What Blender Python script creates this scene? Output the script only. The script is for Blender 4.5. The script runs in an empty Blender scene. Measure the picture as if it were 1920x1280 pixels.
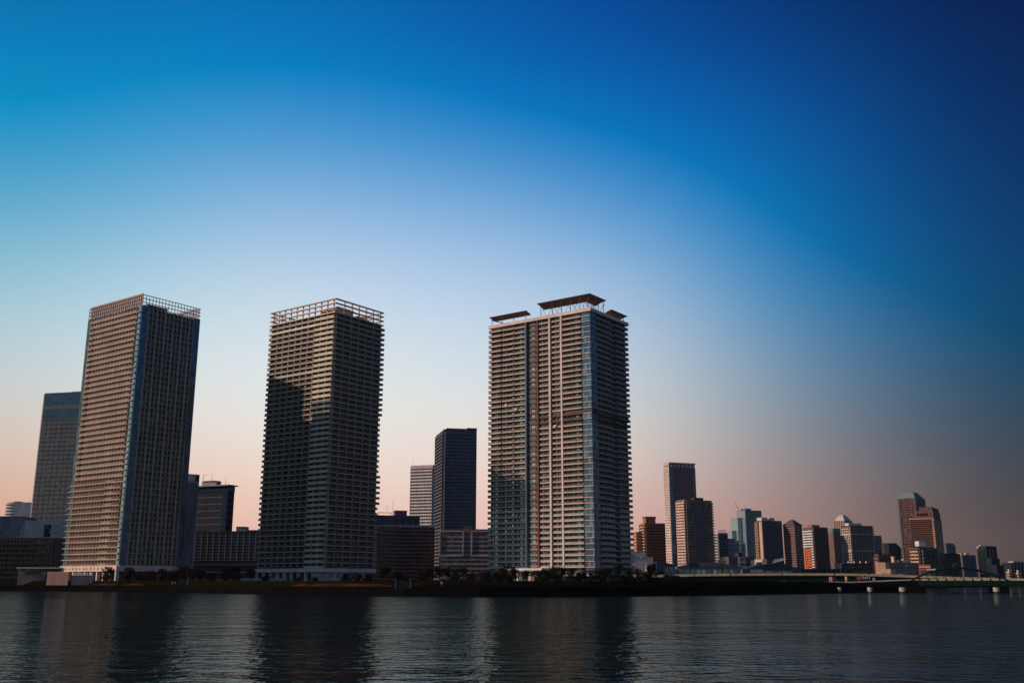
import bpy, math, random
from mathutils import Vector, Matrix
R = math.radians
S = bpy.context.scene
COL = S.collection
random.seed(7)
# ---------------------------------------------------------------- camera
CAMZ = 4.2
FPX = 1867.0                      # focal length in pixels of a 1920 px wide picture
P = math.atan(452 / FPX)          # upward pitch: horizon falls at y = 1092
cP, sP = math.cos(P), math.sin(P)
cd = bpy.data.cameras.new('camera'); cam = bpy.data.objects.new('camera', cd); COL.objects.link(cam)
cd.sensor_width = 36; cd.lens = 36 * FPX / 1920; cd.clip_start = .5; cd.clip_end = 40000
cam.location = (0, 0, CAMZ); cam.rotation_euler = (R(90) + P, 0, 0)
S.camera = cam
S.render.resolution_x = 1024; S.render.resolution_y = 682
# ---------------------------------------------------------------- colour management
S.view_settings.view_transform = 'Standard'; S.view_settings.look = 'None'
S.view_settings.exposure = 0; S.view_settings.gamma = 1
S.cycles.max_bounces = 6; S.cycles.use_denoising = True
# ---------------------------------------------------------------- sky: colour by direction (azimuth, elevation)
SUN_AZ, SUN_EL = -98.0, 25.0
HAZE = .000014
SKY_EL = [0, 4, 8, 12, 16, 20, 24, 28, 32, 36]
SKY = [
(-180,[(0.230,0.165,0.136),(0.196,0.177,0.170),(0.169,0.177,0.224),(0.146,0.191,0.305),(0.133,0.204,0.385),(0.121,0.213,0.440),(0.113,0.213,0.469),(0.113,0.204,0.440),(0.113,0.191,0.414),(0.113,0.183,0.385)]),
(-130,[(0.333,0.196,0.141),(0.333,0.245,0.190),(0.284,0.278,0.255),(0.219,0.278,0.304),(0.154,0.245,0.336),(0.121,0.212,0.353),(0.089,0.180,0.336),(0.079,0.164,0.304),(0.076,0.131,0.271),(0.074,0.115,0.239)]),
(-98,[(.55,.34,.26),(.55,.45,.36),(.50,.55,.50),(.42,.56,.58),(.34,.5,.6),(.24,.42,.6),(.12,.32,.56),(.06,.24,.5),(.03,.17,.42),(.01,.12,.38)]),
(-65,[(.52,.28,.21),(.5,.34,.28),(.42,.42,.41),(.28,.43,.53),(.13,.36,.58),(.05,.28,.56),(.01,.22,.5),(.004,.17,.44),(.001,.13,.39),(.001,.11,.36)]),
(-42,[(0.717,0.277,0.184),(0.713,0.408,0.299),(0.642,0.580,0.519),(0.472,0.618,0.682),(0.243,0.499,0.645),(0.080,0.353,0.572),(0.003,0.268,0.564),(0.000,0.184,0.471),(0.000,0.135,0.400),(0.000,0.135,0.400)]),
(-35,[(0.717,0.277,0.184),(0.713,0.408,0.299),(0.642,0.580,0.519),(0.472,0.618,0.682),(0.243,0.499,0.645),(0.080,0.353,0.572),(0.003,0.268,0.564),(0.000,0.184,0.471),(0.000,0.135,0.400),(0.000,0.135,0.400)]),
(-28,[(0.730,0.280,0.187),(0.735,0.416,0.304),(0.673,0.601,0.535),(0.504,0.642,0.705),(0.264,0.516,0.662),(0.090,0.364,0.586),(0.006,0.272,0.570),(0.001,0.188,0.479),(0.000,0.137,0.404),(0.000,0.137,0.404)]),
(-21,[(0.831,0.344,0.244),(0.864,0.508,0.388),(0.835,0.722,0.636),(0.683,0.769,0.799),(0.450,0.639,0.778),(0.198,0.459,0.700),(0.051,0.316,0.626),(0.007,0.214,0.538),(0.000,0.147,0.434),(0.000,0.147,0.434)]),
(-14,[(0.879,0.424,0.326),(0.908,0.583,0.475),(0.887,0.806,0.719),(0.762,0.827,0.845),(0.596,0.708,0.834),(0.345,0.520,0.772),(0.109,0.342,0.667),(0.013,0.221,0.569),(0.000,0.144,0.440),(0.000,0.144,0.440)]),
(-7,[(0.863,0.433,0.343),(0.890,0.600,0.499),(0.873,0.797,0.733),(0.738,0.792,0.835),(0.565,0.682,0.843),(0.320,0.506,0.775),(0.091,0.324,0.663),(0.014,0.197,0.546),(0.000,0.118,0.411),(0.000,0.118,0.411)]),
(0,[(0.813,0.389,0.318),(0.887,0.580,0.492),(0.870,0.761,0.693),(0.697,0.747,0.800),(0.496,0.633,0.817),(0.276,0.461,0.743),(0.059,0.272,0.609),(0.002,0.155,0.511),(0.000,0.087,0.362),(0.000,0.087,0.362)]),
(7,[(0.657,0.287,0.243),(0.743,0.446,0.390),(0.719,0.640,0.576),(0.585,0.640,0.705),(0.416,0.537,0.728),(0.137,0.358,0.664),(0.017,0.207,0.553),(0.000,0.114,0.441),(0.000,0.061,0.310),(0.000,0.061,0.310)]),
(14,[(0.411,0.174,0.146),(0.423,0.250,0.227),(0.330,0.322,0.344),(0.212,0.340,0.489),(0.071,0.278,0.547),(0.008,0.198,0.519),(0.000,0.129,0.441),(0.000,0.073,0.333),(0.000,0.040,0.197),(0.000,0.040,0.197)]),
(21,[(0.181,0.086,0.073),(0.170,0.111,0.107),(0.114,0.128,0.171),(0.053,0.138,0.274),(0.013,0.111,0.310),(0.001,0.086,0.297),(0.000,0.062,0.251),(0.000,0.039,0.188),(0.000,0.023,0.113),(0.000,0.023,0.113)]),
(28,[(0.064,0.029,0.027),(0.062,0.038,0.041),(0.036,0.044,0.076),(0.014,0.052,0.133),(0.006,0.044,0.147),(0.001,0.032,0.128),(0.000,0.022,0.112),(0.000,0.015,0.091),(0.000,0.007,0.063),(0.000,0.007,0.063)]),
(35,[(0.057,0.025,0.023),(0.053,0.032,0.036),(0.031,0.037,0.068),(0.012,0.044,0.117),(0.005,0.037,0.129),(0.001,0.027,0.113),(0.000,0.019,0.099),(0.000,0.012,0.082),(0.000,0.006,0.057),(0.000,0.006,0.057)]),
(42,[(0.057,0.025,0.023),(0.053,0.032,0.036),(0.031,0.037,0.068),(0.012,0.044,0.117),(0.005,0.037,0.129),(0.001,0.027,0.113),(0.000,0.019,0.099),(0.000,0.012,0.082),(0.000,0.006,0.057),(0.000,0.006,0.057)]),
(70,[(0.101,0.048,0.038),(0.089,0.058,0.055),(0.069,0.062,0.076),(0.045,0.062,0.109),(0.028,0.062,0.155),(0.021,0.058,0.187),(0.018,0.048,0.176),(0.018,0.038,0.134),(0.018,0.033,0.114),(0.018,0.029,0.093)]),
(110,[(0.257,0.165,0.132),(0.221,0.177,0.170),(0.182,0.183,0.224),(0.156,0.191,0.305),(0.133,0.204,0.385),(0.121,0.204,0.469),(0.113,0.191,0.495),(0.113,0.177,0.440),(0.113,0.165,0.385),(0.113,0.151,0.332)]),
(180,[(0.230,0.165,0.136),(0.196,0.177,0.170),(0.169,0.177,0.224),(0.146,0.191,0.305),(0.133,0.204,0.385),(0.121,0.213,0.440),(0.113,0.213,0.469),(0.113,0.204,0.440),(0.113,0.191,0.414),(0.113,0.183,0.385)]),
]
W = bpy.data.worlds.new('World'); S.world = W; W.use_nodes = True
nt = W.node_tree; N = nt.nodes; LK = nt.links; N.clear()
def mathn(op, a, b=None, c=None):
    n = N.new('ShaderNodeMath'); n.operation = op
    for i, v in enumerate((a, b, c)):
        if v is None: continue
        if isinstance(v, (int, float)): n.inputs[i].default_value = v
        else: LK.new(v, n.inputs[i])
    return n.outputs[0]
tc = N.new('ShaderNodeTexCoord'); sx = N.new('ShaderNodeSeparateXYZ'); LK.new(tc.outputs['Generated'], sx.inputs[0])
az = mathn('ARCTAN2', sx.outputs[0], sx.outputs[1])
az01 = mathn('MULTIPLY_ADD', az, 1 / (2 * math.pi), .5)
el = mathn('ARCSINE', sx.outputs[2])
el01 = mathn('MULTIPLY', el, 1 / R(90))
def ramp(fac, stops):
    n = N.new('ShaderNodeValToRGB'); cr = n.color_ramp; cr.interpolation = 'B_SPLINE'
    while len(cr.elements) < len(stops): cr.elements.new(.5)
    for e, (p, c) in zip(cr.elements, stops):
        e.position = p; e.color = (c[0], c[1], c[2], 1)
    LK.new(fac, n.inputs[0]); return n.outputs[0]
acc = None
pos = [(a + 180) / 360 for a, _ in SKY]
for i, (a, cols) in enumerate(SKY):
    w = ramp(az01, [(p, (1, 1, 1) if j == i else (0, 0, 0)) for j, p in enumerate(pos)])
    c = ramp(el01, [(e / 90, q) for e, q in zip(SKY_EL, cols)] + [(.62, tuple(.5 * v for v in cols[-1])), (1, tuple(.4 * v for v in SKY[0][1][-1]))])
    m = N.new('ShaderNodeVectorMath'); m.operation = 'MULTIPLY'; LK.new(w, m.inputs[0]); LK.new(c, m.inputs[1])
    if acc is None: acc = m.outputs[0]
    else:
        ad = N.new('ShaderNodeVectorMath'); ad.operation = 'ADD'; LK.new(acc, ad.inputs[0]); LK.new(m.outputs[0], ad.inputs[1]); acc = ad.outputs[0]
ns = N.new('ShaderNodeTexSky'); ns.sky_type = 'NISHITA'; ns.sun_disc = False
ns.sun_elevation = R(SUN_EL); ns.sun_rotation = R(SUN_AZ % 360); ns.air_density = 1.2; ns.dust_density = 1.5
sb = N.new('ShaderNodeVectorMath'); sb.operation = 'SUBTRACT'; LK.new(acc, sb.inputs[0]); sb.inputs[1].default_value = (.021, .001, .002)
mxv = N.new('ShaderNodeVectorMath'); mxv.operation = 'MAXIMUM'; LK.new(sb.outputs[0], mxv.inputs[0]); mxv.inputs[1].default_value = (0, 0, 0)
bg1 = N.new('ShaderNodeBackground'); LK.new(mxv.outputs[0], bg1.inputs[0]); bg1.inputs[1].default_value = 1.0
bg2 = N.new('ShaderNodeBackground'); LK.new(ns.outputs[0], bg2.inputs[0]); bg2.inputs[1].default_value = .05
mx = N.new('ShaderNodeMixShader'); mx.inputs[0].default_value = .02
LK.new(bg1.outputs[0], mx.inputs[1]); LK.new(bg2.outputs[0], mx.inputs[2])
ow = N.new('ShaderNodeOutputWorld'); LK.new(mx.outputs[0], ow.inputs[0])
# ---------------------------------------------------------------- sun
sl = bpy.data.lights.new('sun', 'SUN'); so = bpy.data.objects.new('sun', sl); COL.objects.link(so)
sl.energy = 3.7; sl.angle = R(.5); sl.color = (1, .71, .55)
sd = Vector((math.sin(R(SUN_AZ)) * math.cos(R(SUN_EL)), math.cos(R(SUN_AZ)) * math.cos(R(SUN_EL)), math.sin(R(SUN_EL))))
so.rotation_euler = sd.to_track_quat('Z', 'Y').to_euler()
# ---------------------------------------------------------------- helpers
def at(x, y, F):
    """world point on the sight line through photo pixel (x, y) at forward distance F"""
    u, v = x - 960, 640 - y
    f = FPX * cP - v * sP; z = FPX * sP + v * cP
    return Vector((u * F / f, F, CAMZ + z * F / f))
def edge_w(p, d, px):
    """distance from p along d at which the picture column is px"""
    t = (px - 960) / FPX
    D = p.y * cP + (p.z - CAMZ) * sP
    return (t * D - p.x) / (d.x - t * d.y * cP)
class MB:
    def __init__(s): s.v = []; s.f = []
    def box(s, x0, x1, y0, y1, z0, z1):
        if x0 > x1: x0, x1 = x1, x0
        if y0 > y1: y0, y1 = y1, y0
        n = len(s.v)
        s.v += [(x0,y0,z0),(x1,y0,z0),(x1,y1,z0),(x0,y1,z0),(x0,y0,z1),(x1,y0,z1),(x1,y1,z1),(x0,y1,z1)]
        s.f += [(n,n+3,n+2,n+1),(n+4,n+5,n+6,n+7),(n,n+1,n+5,n+4),(n+1,n+2,n+6,n+5),(n+2,n+3,n+7,n+6),(n+3,n,n+4,n+7)]
    def face(s, side, u0, u1, d0, d1, z0, z1):
        if side == 'L': s.box(-d1, -d0, u0, u1, z0, z1)
        else: s.box(u0, u1, -d1, -d0, z0, z1)
    def poly(s, vs, fs):
        n = len(s.v); s.v += [tuple(v) for v in vs]; s.f += [tuple(i + n for i in f) for f in fs]
    def bar(s, a, b, r, n=6, r2=None):
        a = Vector(a); b = Vector(b); d = (b - a).normalized(); r2 = r if r2 is None else r2
        q = d.to_track_quat('Z', 'Y'); vs = []
        for p, rr in ((a, r), (b, r2)):
            for i in range(n):
                t = 2 * math.pi * i / n; vs.append(p + q @ Vector((rr * math.cos(t), rr * math.sin(t), 0)))
        s.poly(vs, [(i, (i + 1) % n, n + (i + 1) % n, n + i) for i in range(n)] + [tuple(range(n))[::-1], tuple(range(n, 2 * n))])
    def prism(s, pts, z0, z1, top=None):
        n = len(pts); top = top or pts
        s.poly([(x, y, z0) for x, y in pts] + [(x, y, z1) for x, y in top],
               [(i, (i + 1) % n, n + (i + 1) % n, n + i) for i in range(n)] + [tuple(range(n))[::-1], tuple(range(n, 2 * n))])
    def build(s, name, m, parent=None, loc=None, kind=None, smooth=False):
        me = bpy.data.meshes.new(name); me.from_pydata(s.v, [], s.f); me.materials.append(m)
        if smooth:
            for p in me.polygons: p.use_smooth = True
        o = bpy.data.objects.new(name, me); COL.objects.link(o)
        if parent: o.parent = parent
        if loc is not None: o.location = loc
        if kind: o['kind'] = kind
        return o
def tag(o, label, cat, group=None, kind=None):
    o['label'] = label; o['category'] = cat
    if group: o['group'] = group
    if kind: o['kind'] = kind
    return o
def empty(name, loc, label, cat, rz=0, group=None):
    o = bpy.data.objects.new(name, None); COL.objects.link(o); o.location = loc; o.rotation_euler = (0, 0, R(rz))
    return tag(o, label, cat, group)
def copy_tree(o, parent=None):
    c = o.copy(); COL.objects.link(c)
    if parent: c.parent = parent
    for ch in [x for x in COL.objects if x.parent == o]: copy_tree(ch, c)
    return c
# ---------------------------------------------------------------- materials
def mat(name, col, rough=.8, var=.25, scale=.25, metal=0, spec=.4, streak=True):
    m = bpy.data.materials.new(name); m.use_nodes = True; t = m.node_tree; b = t.nodes['Principled BSDF']
    b.inputs['Roughness'].default_value = rough; b.inputs['Metallic'].default_value = metal
    b.inputs['Specular IOR Level'].default_value = spec
    g = t.nodes.new('ShaderNodeNewGeometry'); mp = t.nodes.new('ShaderNodeMapping')
    mp.inputs['Scale'].default_value = (1, 1, .25 if streak else 1)
    no = t.nodes.new('ShaderNodeTexNoise'); no.inputs['Scale'].default_value = scale; no.inputs['Detail'].default_value = 6; no.inputs['Roughness'].default_value = .65
    r = t.nodes.new('ShaderNodeValToRGB'); r.color_ramp.elements[0].position = .3; r.color_ramp.elements[1].position = .7
    r.color_ramp.elements[0].color = (*[c * (1 - var) for c in col], 1); r.color_ramp.elements[1].color = (*[min(1, c * (1 + var)) for c in col], 1)
    t.links.new(g.outputs['Position'], mp.inputs[0]); t.links.new(mp.outputs[0], no.inputs[0]); t.links.new(no.outputs[0], r.inputs[0]); t.links.new(r.outputs[0], b.inputs['Base Color'])
    return m
def glass(name, col, alt, frac=.25, rough=.12, metal=.3, cell=(2.9, 2.9, 3.4)):
    """window glazing: most panes dark, a share of them with curtains behind"""
    m = bpy.data.materials.new(name); m.use_nodes = True; t = m.node_tree; b = t.nodes['Principled BSDF']
    b.inputs['Roughness'].default_value = rough; b.inputs['Metallic'].default_value = metal; b.inputs['IOR'].default_value = 1.55
    g = t.nodes.new('ShaderNodeNewGeometry'); sn = t.nodes.new('ShaderNodeVectorMath'); sn.operation = 'SNAP'; sn.inputs[1].default_value = cell
    wn = t.nodes.new('ShaderNodeTexWhiteNoise'); r = t.nodes.new('ShaderNodeValToRGB')
    r.color_ramp.elements[0].position = 1 - frac; r.color_ramp.elements[1].position = 1
    r.color_ramp.elements[0].color = (*col, 1); r.color_ramp.elements[1].color = (*alt, 1)
    t.links.new(g.outputs['Position'], sn.inputs[0]); t.links.new(sn.outputs[0], wn.inputs[0]); t.links.new(wn.outputs[0], r.inputs[0]); t.links.new(r.outputs[0], b.inputs['Base Color'])
    nz = t.nodes.new('ShaderNodeTexNoise'); nz.inputs['Scale'].default_value = .35; bp = t.nodes.new('ShaderNodeBump'); bp.inputs['Strength'].default_value = .12; bp.inputs['Distance'].default_value = .3
    t.links.new(g.outputs['Position'], nz.inputs[0]); t.links.new(nz.outputs[0], bp.inputs['Height']); t.links.new(bp.outputs[0], b.inputs['Normal'])
    return m
M = dict(
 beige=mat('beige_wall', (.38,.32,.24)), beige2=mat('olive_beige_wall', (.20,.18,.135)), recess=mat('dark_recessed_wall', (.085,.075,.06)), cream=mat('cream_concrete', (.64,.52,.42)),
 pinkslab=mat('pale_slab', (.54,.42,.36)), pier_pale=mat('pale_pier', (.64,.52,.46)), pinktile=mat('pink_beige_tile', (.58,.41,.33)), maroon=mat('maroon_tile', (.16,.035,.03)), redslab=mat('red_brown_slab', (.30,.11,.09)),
 darkrail=glass('smoked_railing', (.03,.045,.045), (.07,.08,.07), .4, .25, .1), wallshade=mat('brown_wall', (.17,.135,.11)),
 rail_bar=mat('bronze_railing', (.13,.125,.10)), rail_bays=mat('bronze_bar_railing', (.20,.17,.11)), rail_pale=glass('pale_glass_railing', (.20,.27,.25), (.28,.33,.29), .5, .3, .1), rail_panel=mat('light_panel_railing', (.50,.50,.38)),
 white=mat('white_paint', (.72,.68,.62)), whitegrey=mat('pale_grey_concrete', (.42,.41,.42)), grey=mat('grey_concrete', (.24,.24,.25)), dgrey=mat('dark_grey_panel', (.075,.08,.095)),
 slate=mat('slate_blue_panel', (.10,.13,.18)), brown=mat('brown_brick', (.095,.065,.052)), redbrick=mat('red_brick_tile', (.32,.11,.06)), orange=mat('orange_tile', (.52,.12,.045)),
 pinkbrown=mat('pink_brown_tile', (.24,.14,.12)), tan=mat('tan_stone', (.52,.34,.22)), purple=mat('purple_steel', (.14,.06,.13), .5), steel=mat('grey_steel', (.16,.16,.17), .45, metal=.4),
 black=mat('blackened_steel', (.02,.02,.022), .6), roofdark=mat('dark_roof', (.06,.055,.06)), copper=mat('green_copper_roof', (.075,.15,.14), .6), darkpink=mat('dark_pink_tile', (.13,.065,.055)),
 green=mat('green_bridge_paint', (.004,.020,.014), .7, spec=.05), navy=mat('navy_panel', (.018,.024,.035), .9, spec=.1), greenfence=mat('green_net', (.01,.045,.035), .9), deck=mat('pale_viaduct_fascia', (.40,.33,.22), .7),
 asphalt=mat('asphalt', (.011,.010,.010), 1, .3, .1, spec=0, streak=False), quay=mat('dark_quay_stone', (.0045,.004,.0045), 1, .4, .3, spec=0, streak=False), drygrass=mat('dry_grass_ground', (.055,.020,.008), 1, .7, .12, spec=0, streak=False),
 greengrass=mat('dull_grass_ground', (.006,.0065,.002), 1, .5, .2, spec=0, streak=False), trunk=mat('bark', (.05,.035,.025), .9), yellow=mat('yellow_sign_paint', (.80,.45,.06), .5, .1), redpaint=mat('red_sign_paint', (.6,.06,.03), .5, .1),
 canopy=mat('canopy_soffit', (.33,.21,.15)), carwhite=mat('white_car_paint', (.75,.75,.75), .25, .03), cardark=mat('dark_car_paint', (.04,.04,.05), .25, .05), rubber=mat('black_rubber', (.02,.02,.02)),
 skin=mat('skin', (.45,.28,.2)), shirt=mat('white_clothing', (.75,.75,.72)), trouser=mat('dark_trousers', (.05,.05,.07)), hair=mat('black_hair', (.01,.01,.01)),
 win=glass('dark_window', (.012,.016,.02), (.22,.20,.15), .35), winteal=glass('teal_window', (.10,.24,.24), (.5,.62,.55), .45, .12, .5), winblue=glass('blue_glass', (.045,.10,.17), (.065,.14,.21), .6, .06, .7),
 glassteal=glass('teal_glass', (.20,.36,.38), (.45,.62,.6), .5, .06, .65, (1.6,1.6,3.4)), winfar=glass('far_window', (.02,.022,.03), (.06,.06,.06), .4), cornerglass=glass('corner_glass', (.07,.14,.20), (.26,.36,.42), .5, .07, .6, (1.5,1.5,3.1)), winteal_dim=glass('dim_teal_window', (.03,.07,.08), (.08,.14,.15), .4, .15, .4), hazeglass=glass('haze_paled_glass', (.28,.42,.44), (.36,.48,.48), .5, .15, .5, (4,4,8)),  # hazeglass: distance haze put into its pale teal colour
 whiterail=mat('white_balustrade', (.66,.66,.60)),
)
def leafmat(name, a, b_):
    m = bpy.data.materials.new(name); m.use_nodes = True; t = m.node_tree; b = t.nodes['Principled BSDF']; b.inputs['Roughness'].default_value = .9; b.inputs['Specular IOR Level'].default_value = .1
    g = t.nodes.new('ShaderNodeNewGeometry'); no = t.nodes.new('ShaderNodeTexNoise'); no.inputs['Scale'].default_value = .6
    r = t.nodes.new('ShaderNodeValToRGB'); r.color_ramp.elements[0].position = .38; r.color_ramp.elements[1].position = .65; r.color_ramp.elements[0].color = (*a, 1); r.color_ramp.elements[1].color = (*b_, 1)
    t.links.new(g.outputs['Position'], no.inputs[0]); t.links.new(no.outputs[0], r.inputs[0]); t.links.new(r.outputs[0], b.inputs['Base Color']); return m
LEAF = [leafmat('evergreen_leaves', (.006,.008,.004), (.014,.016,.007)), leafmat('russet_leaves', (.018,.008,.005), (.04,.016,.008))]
# ---------------------------------------------------------------- water
WREF = .50
wm = bpy.data.materials.new('river_water'); wm.use_nodes = True; t = wm.node_tree; b = t.nodes['Principled BSDF']
t.nodes.remove(b); out = [n for n in t.nodes if n.type == 'OUTPUT_MATERIAL'][0]
fr = t.nodes.new('ShaderNodeFresnel'); fr.inputs[0].default_value = 1.33
fm = t.nodes.new('ShaderNodeMath'); fm.operation = 'MULTIPLY'; fm.inputs[1].default_value = WREF; t.links.new(fr.outputs[0], fm.inputs[0])
gl_ = t.nodes.new('ShaderNodeBsdfGlossy'); gl_.inputs['Color'].default_value = (.80, .97, 1, 1); gl_.inputs['Roughness'].default_value = .02
df = t.nodes.new('ShaderNodeBsdfDiffuse'); df.inputs['Color'].default_value = (.006, .009, .010, 1)
ms = t.nodes.new('ShaderNodeMixShader'); t.links.new(fm.outputs[0], ms.inputs[0]); t.links.new(df.outputs[0], ms.inputs[1]); t.links.new(gl_.outputs[0], ms.inputs[2]); t.links.new(ms.outputs[0], out.inputs[0])
g = t.nodes.new('ShaderNodeNewGeometry')
def wnoise(sc, st, detail, rough=.6):
    mp = t.nodes.new('ShaderNodeMapping'); mp.inputs['Scale'].default_value = (st, 1, 1); mp.inputs['Rotation'].default_value = (0, 0, R(8))
    n = t.nodes.new('ShaderNodeTexNoise'); n.inputs['Scale'].default_value = sc; n.inputs['Detail'].default_value = detail; n.inputs['Roughness'].default_value = rough
    t.links.new(g.outputs['Position'], mp.inputs[0]); t.links.new(mp.outputs[0], n.inputs[0]); return n.outputs[0]
b1 = t.nodes.new('ShaderNodeBump'); b1.inputs['Strength'].default_value = 1; b1.inputs['Distance'].default_value = .155; t.links.new(wnoise(.85, .72, 3.5, .53), b1.inputs['Height'])
b2 = t.nodes.new('ShaderNodeBump'); b2.inputs['Strength'].default_value = 1; b2.inputs['Distance'].default_value = .34; t.links.new(wnoise(.085, .45, 4), b2.inputs['Height'])
t.links.new(b2.outputs[0], b1.inputs['Normal']); [t.links.new(b1.outputs[0], q_.inputs['Normal']) for q_ in (fr, gl_)]
mb = MB(); ring = [(7000 * math.cos(i * math.pi / 24), 7000 * math.sin(i * math.pi / 24)) for i in range(48)]
mb.poly([(0, 0, 0)] + [(x, y, 0) for x, y in ring], [(0, i + 1, (i + 1) % 48 + 1) for i in range(48)])
o = mb.build('water', wm); o['kind'] = 'structure'
# ---------------------------------------------------------------- ground sheet with its quay edge
GZ = 3.0
def shore(px, y):
    F = CAMZ * (FPX * cP - (640 - y) * sP) / -(FPX * sP + (640 - y) * cP)
    q = at(px, y, F); return (q.x, q.y)
SH = [(-1900, 900), (-900, 760), (-420, 600)] + [shore(x, y) for x, y in [(0,1106.8),(150,1107.3),(300,1109),(450,1112.3),(600,1115),(760,1117),(900,1117.6),(1050,1117.5),(1200,1116.3),(1370,1114.5),(1500,1112.3),(1620,1110.3),(1712,1109.5)]]
SH += [(.397 * 900, 900), (.43 * 1000, 1000), (.5 * 1150, 1150), (1500, 1500), (5000, 2500)]
far = []
for x, y in SH:
    a = math.atan2(x, y); far.append((6500 * math.sin(a), 6500 * math.cos(a)))
n = len(SH)
mb = MB(); mb.poly([(x, y, GZ) for x, y in SH] + [(x, y, GZ) for x, y in far], [(i, i + 1, n + i + 1, n + i) for i in range(n - 1)])
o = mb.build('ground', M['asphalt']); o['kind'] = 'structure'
mb = MB()
mb.poly([(x, y, GZ - .01) for x, y in SH] + [(x, y, -1.5) for x, y in SH], [(i, i + 1, n + i + 1, n + i) for i in range(n - 1)])
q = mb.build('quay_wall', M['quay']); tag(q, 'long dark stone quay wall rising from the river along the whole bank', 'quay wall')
def shore_y(x):
    for (x0, y0), (x1, y1) in zip(SH, SH[1:]):
        if x0 <= x <= x1: return y0 + (y1 - y0) * (x - x0) / (x1 - x0 + 1e-9)
    return 900
def strip(x0, x1, off0, off1, z0, z1, m, name, steps=14, kind=None):
    """sloping strip that follows the shore line, off metres behind the water's edge"""
    vs = []; N_ = steps
    for i in range(N_ + 1):
        x = x0 + (x1 - x0) * i / N_; y = shore_y(x)
        vs += [(x, y + off0, z0), (x, y + off1, z1)]
    mb = MB(); mb.poly(vs, [(2*i, 2*i+2, 2*i+3, 2*i+1) for i in range(N_)])
    o = mb.build(name, m)
    if kind: o['kind'] = kind
    return o

# ---------------------------------------------------------------- air: thin even haze
hm = bpy.data.materials.new('haze'); hm.use_nodes = True; t = hm.node_tree; t.nodes.clear()
pv = t.nodes.new('ShaderNodeVolumePrincipled'); pv.inputs['Color'].default_value = (.75, .85, 1, 1); pv.inputs['Density'].default_value = HAZE; pv.inputs['Anisotropy'].default_value = .0
ou = t.nodes.new('ShaderNodeOutputMaterial'); t.links.new(pv.outputs[0], ou.inputs['Volume'])
mb = MB(); mb.box(-7300, 7300, -7300, 7300, -4, 330)
if HAZE: hz_o = mb.build('haze', hm); hz_o['kind'] = 'stuff'
S.cycles.volume_bounces = 0

# ================================================================ building kit
def area_key(c):
    """how large a box shows: nearer and lower first"""
    return c
def put_windows(root, boxes, m, name='window', limit=100):
    """boxes: (side,u0,u1,d0,d1,z0,z1). The 100 that show largest are parts of their own, the rest one part."""
    R_ = root.matrix_basis.to_3x3() if False else Matrix.Rotation(root.rotation_euler.z, 3, 'Z')
    def size(b):
        side, u0, u1, d0, d1, z0, z1 = b
        u = (u0 + u1) / 2; z = (z0 + z1) / 2
        p = R_ @ Vector((-d1, u, z) if side == 'L' else (u, -d1, z)) + root.location - cam.location
        nrm = R_ @ (Vector((-1, 0, 0)) if side == 'L' else Vector((0, -1, 0)))
        return -(u1 - u0) * (z1 - z0) * max(.01, -nrm.dot(p.normalized())) / p.length_squared
    bs = sorted(boxes, key=size)
    for b in bs[:limit]:
        mb = MB(); mb.face(*b); mb.build(name, m, root)
    if len(bs) > limit:
        mb = MB()
        for b in bs[limit:]: mb.face(*b)
        mb.build(name, m, root, kind='stuff')
def tower_root(name, label, cat, xc, yt, F, rot, xl, xr, group=None):
    p = at(xc, yt, F); zt = p.z
    dL = Vector((-math.sin(R(rot)), math.cos(R(rot)), 0)); dR = Vector((math.cos(R(rot)), math.sin(R(rot)), 0))
    wl = edge_w(p, dL, xl); wr = edge_w(p, dR, xr)
    wl = wl if 0 < wl < 400 else 20; wr = wr if 0 < wr < 400 else 20
    root = empty(name, (p.x, p.y, 0), label, cat, rot, group)
    return root, wl, wr, zt
def roofbox(root, wl, wr, a0, a1, b0, b1, z0, z1, m, name='roof_plant_room', bev=0):
    """a: fraction along right face, b: fraction along left face"""
    mb = MB(); mb.box(a0 * wr, a1 * wr, b0 * wl, b1 * wl, z0, z1)
    mb.box(a0 * wr - .3, a1 * wr + .3, b0 * wl - .3, b1 * wl + .3, z1 - .5, z1 + .01)
    return mb.build(name, m, root)
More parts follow.
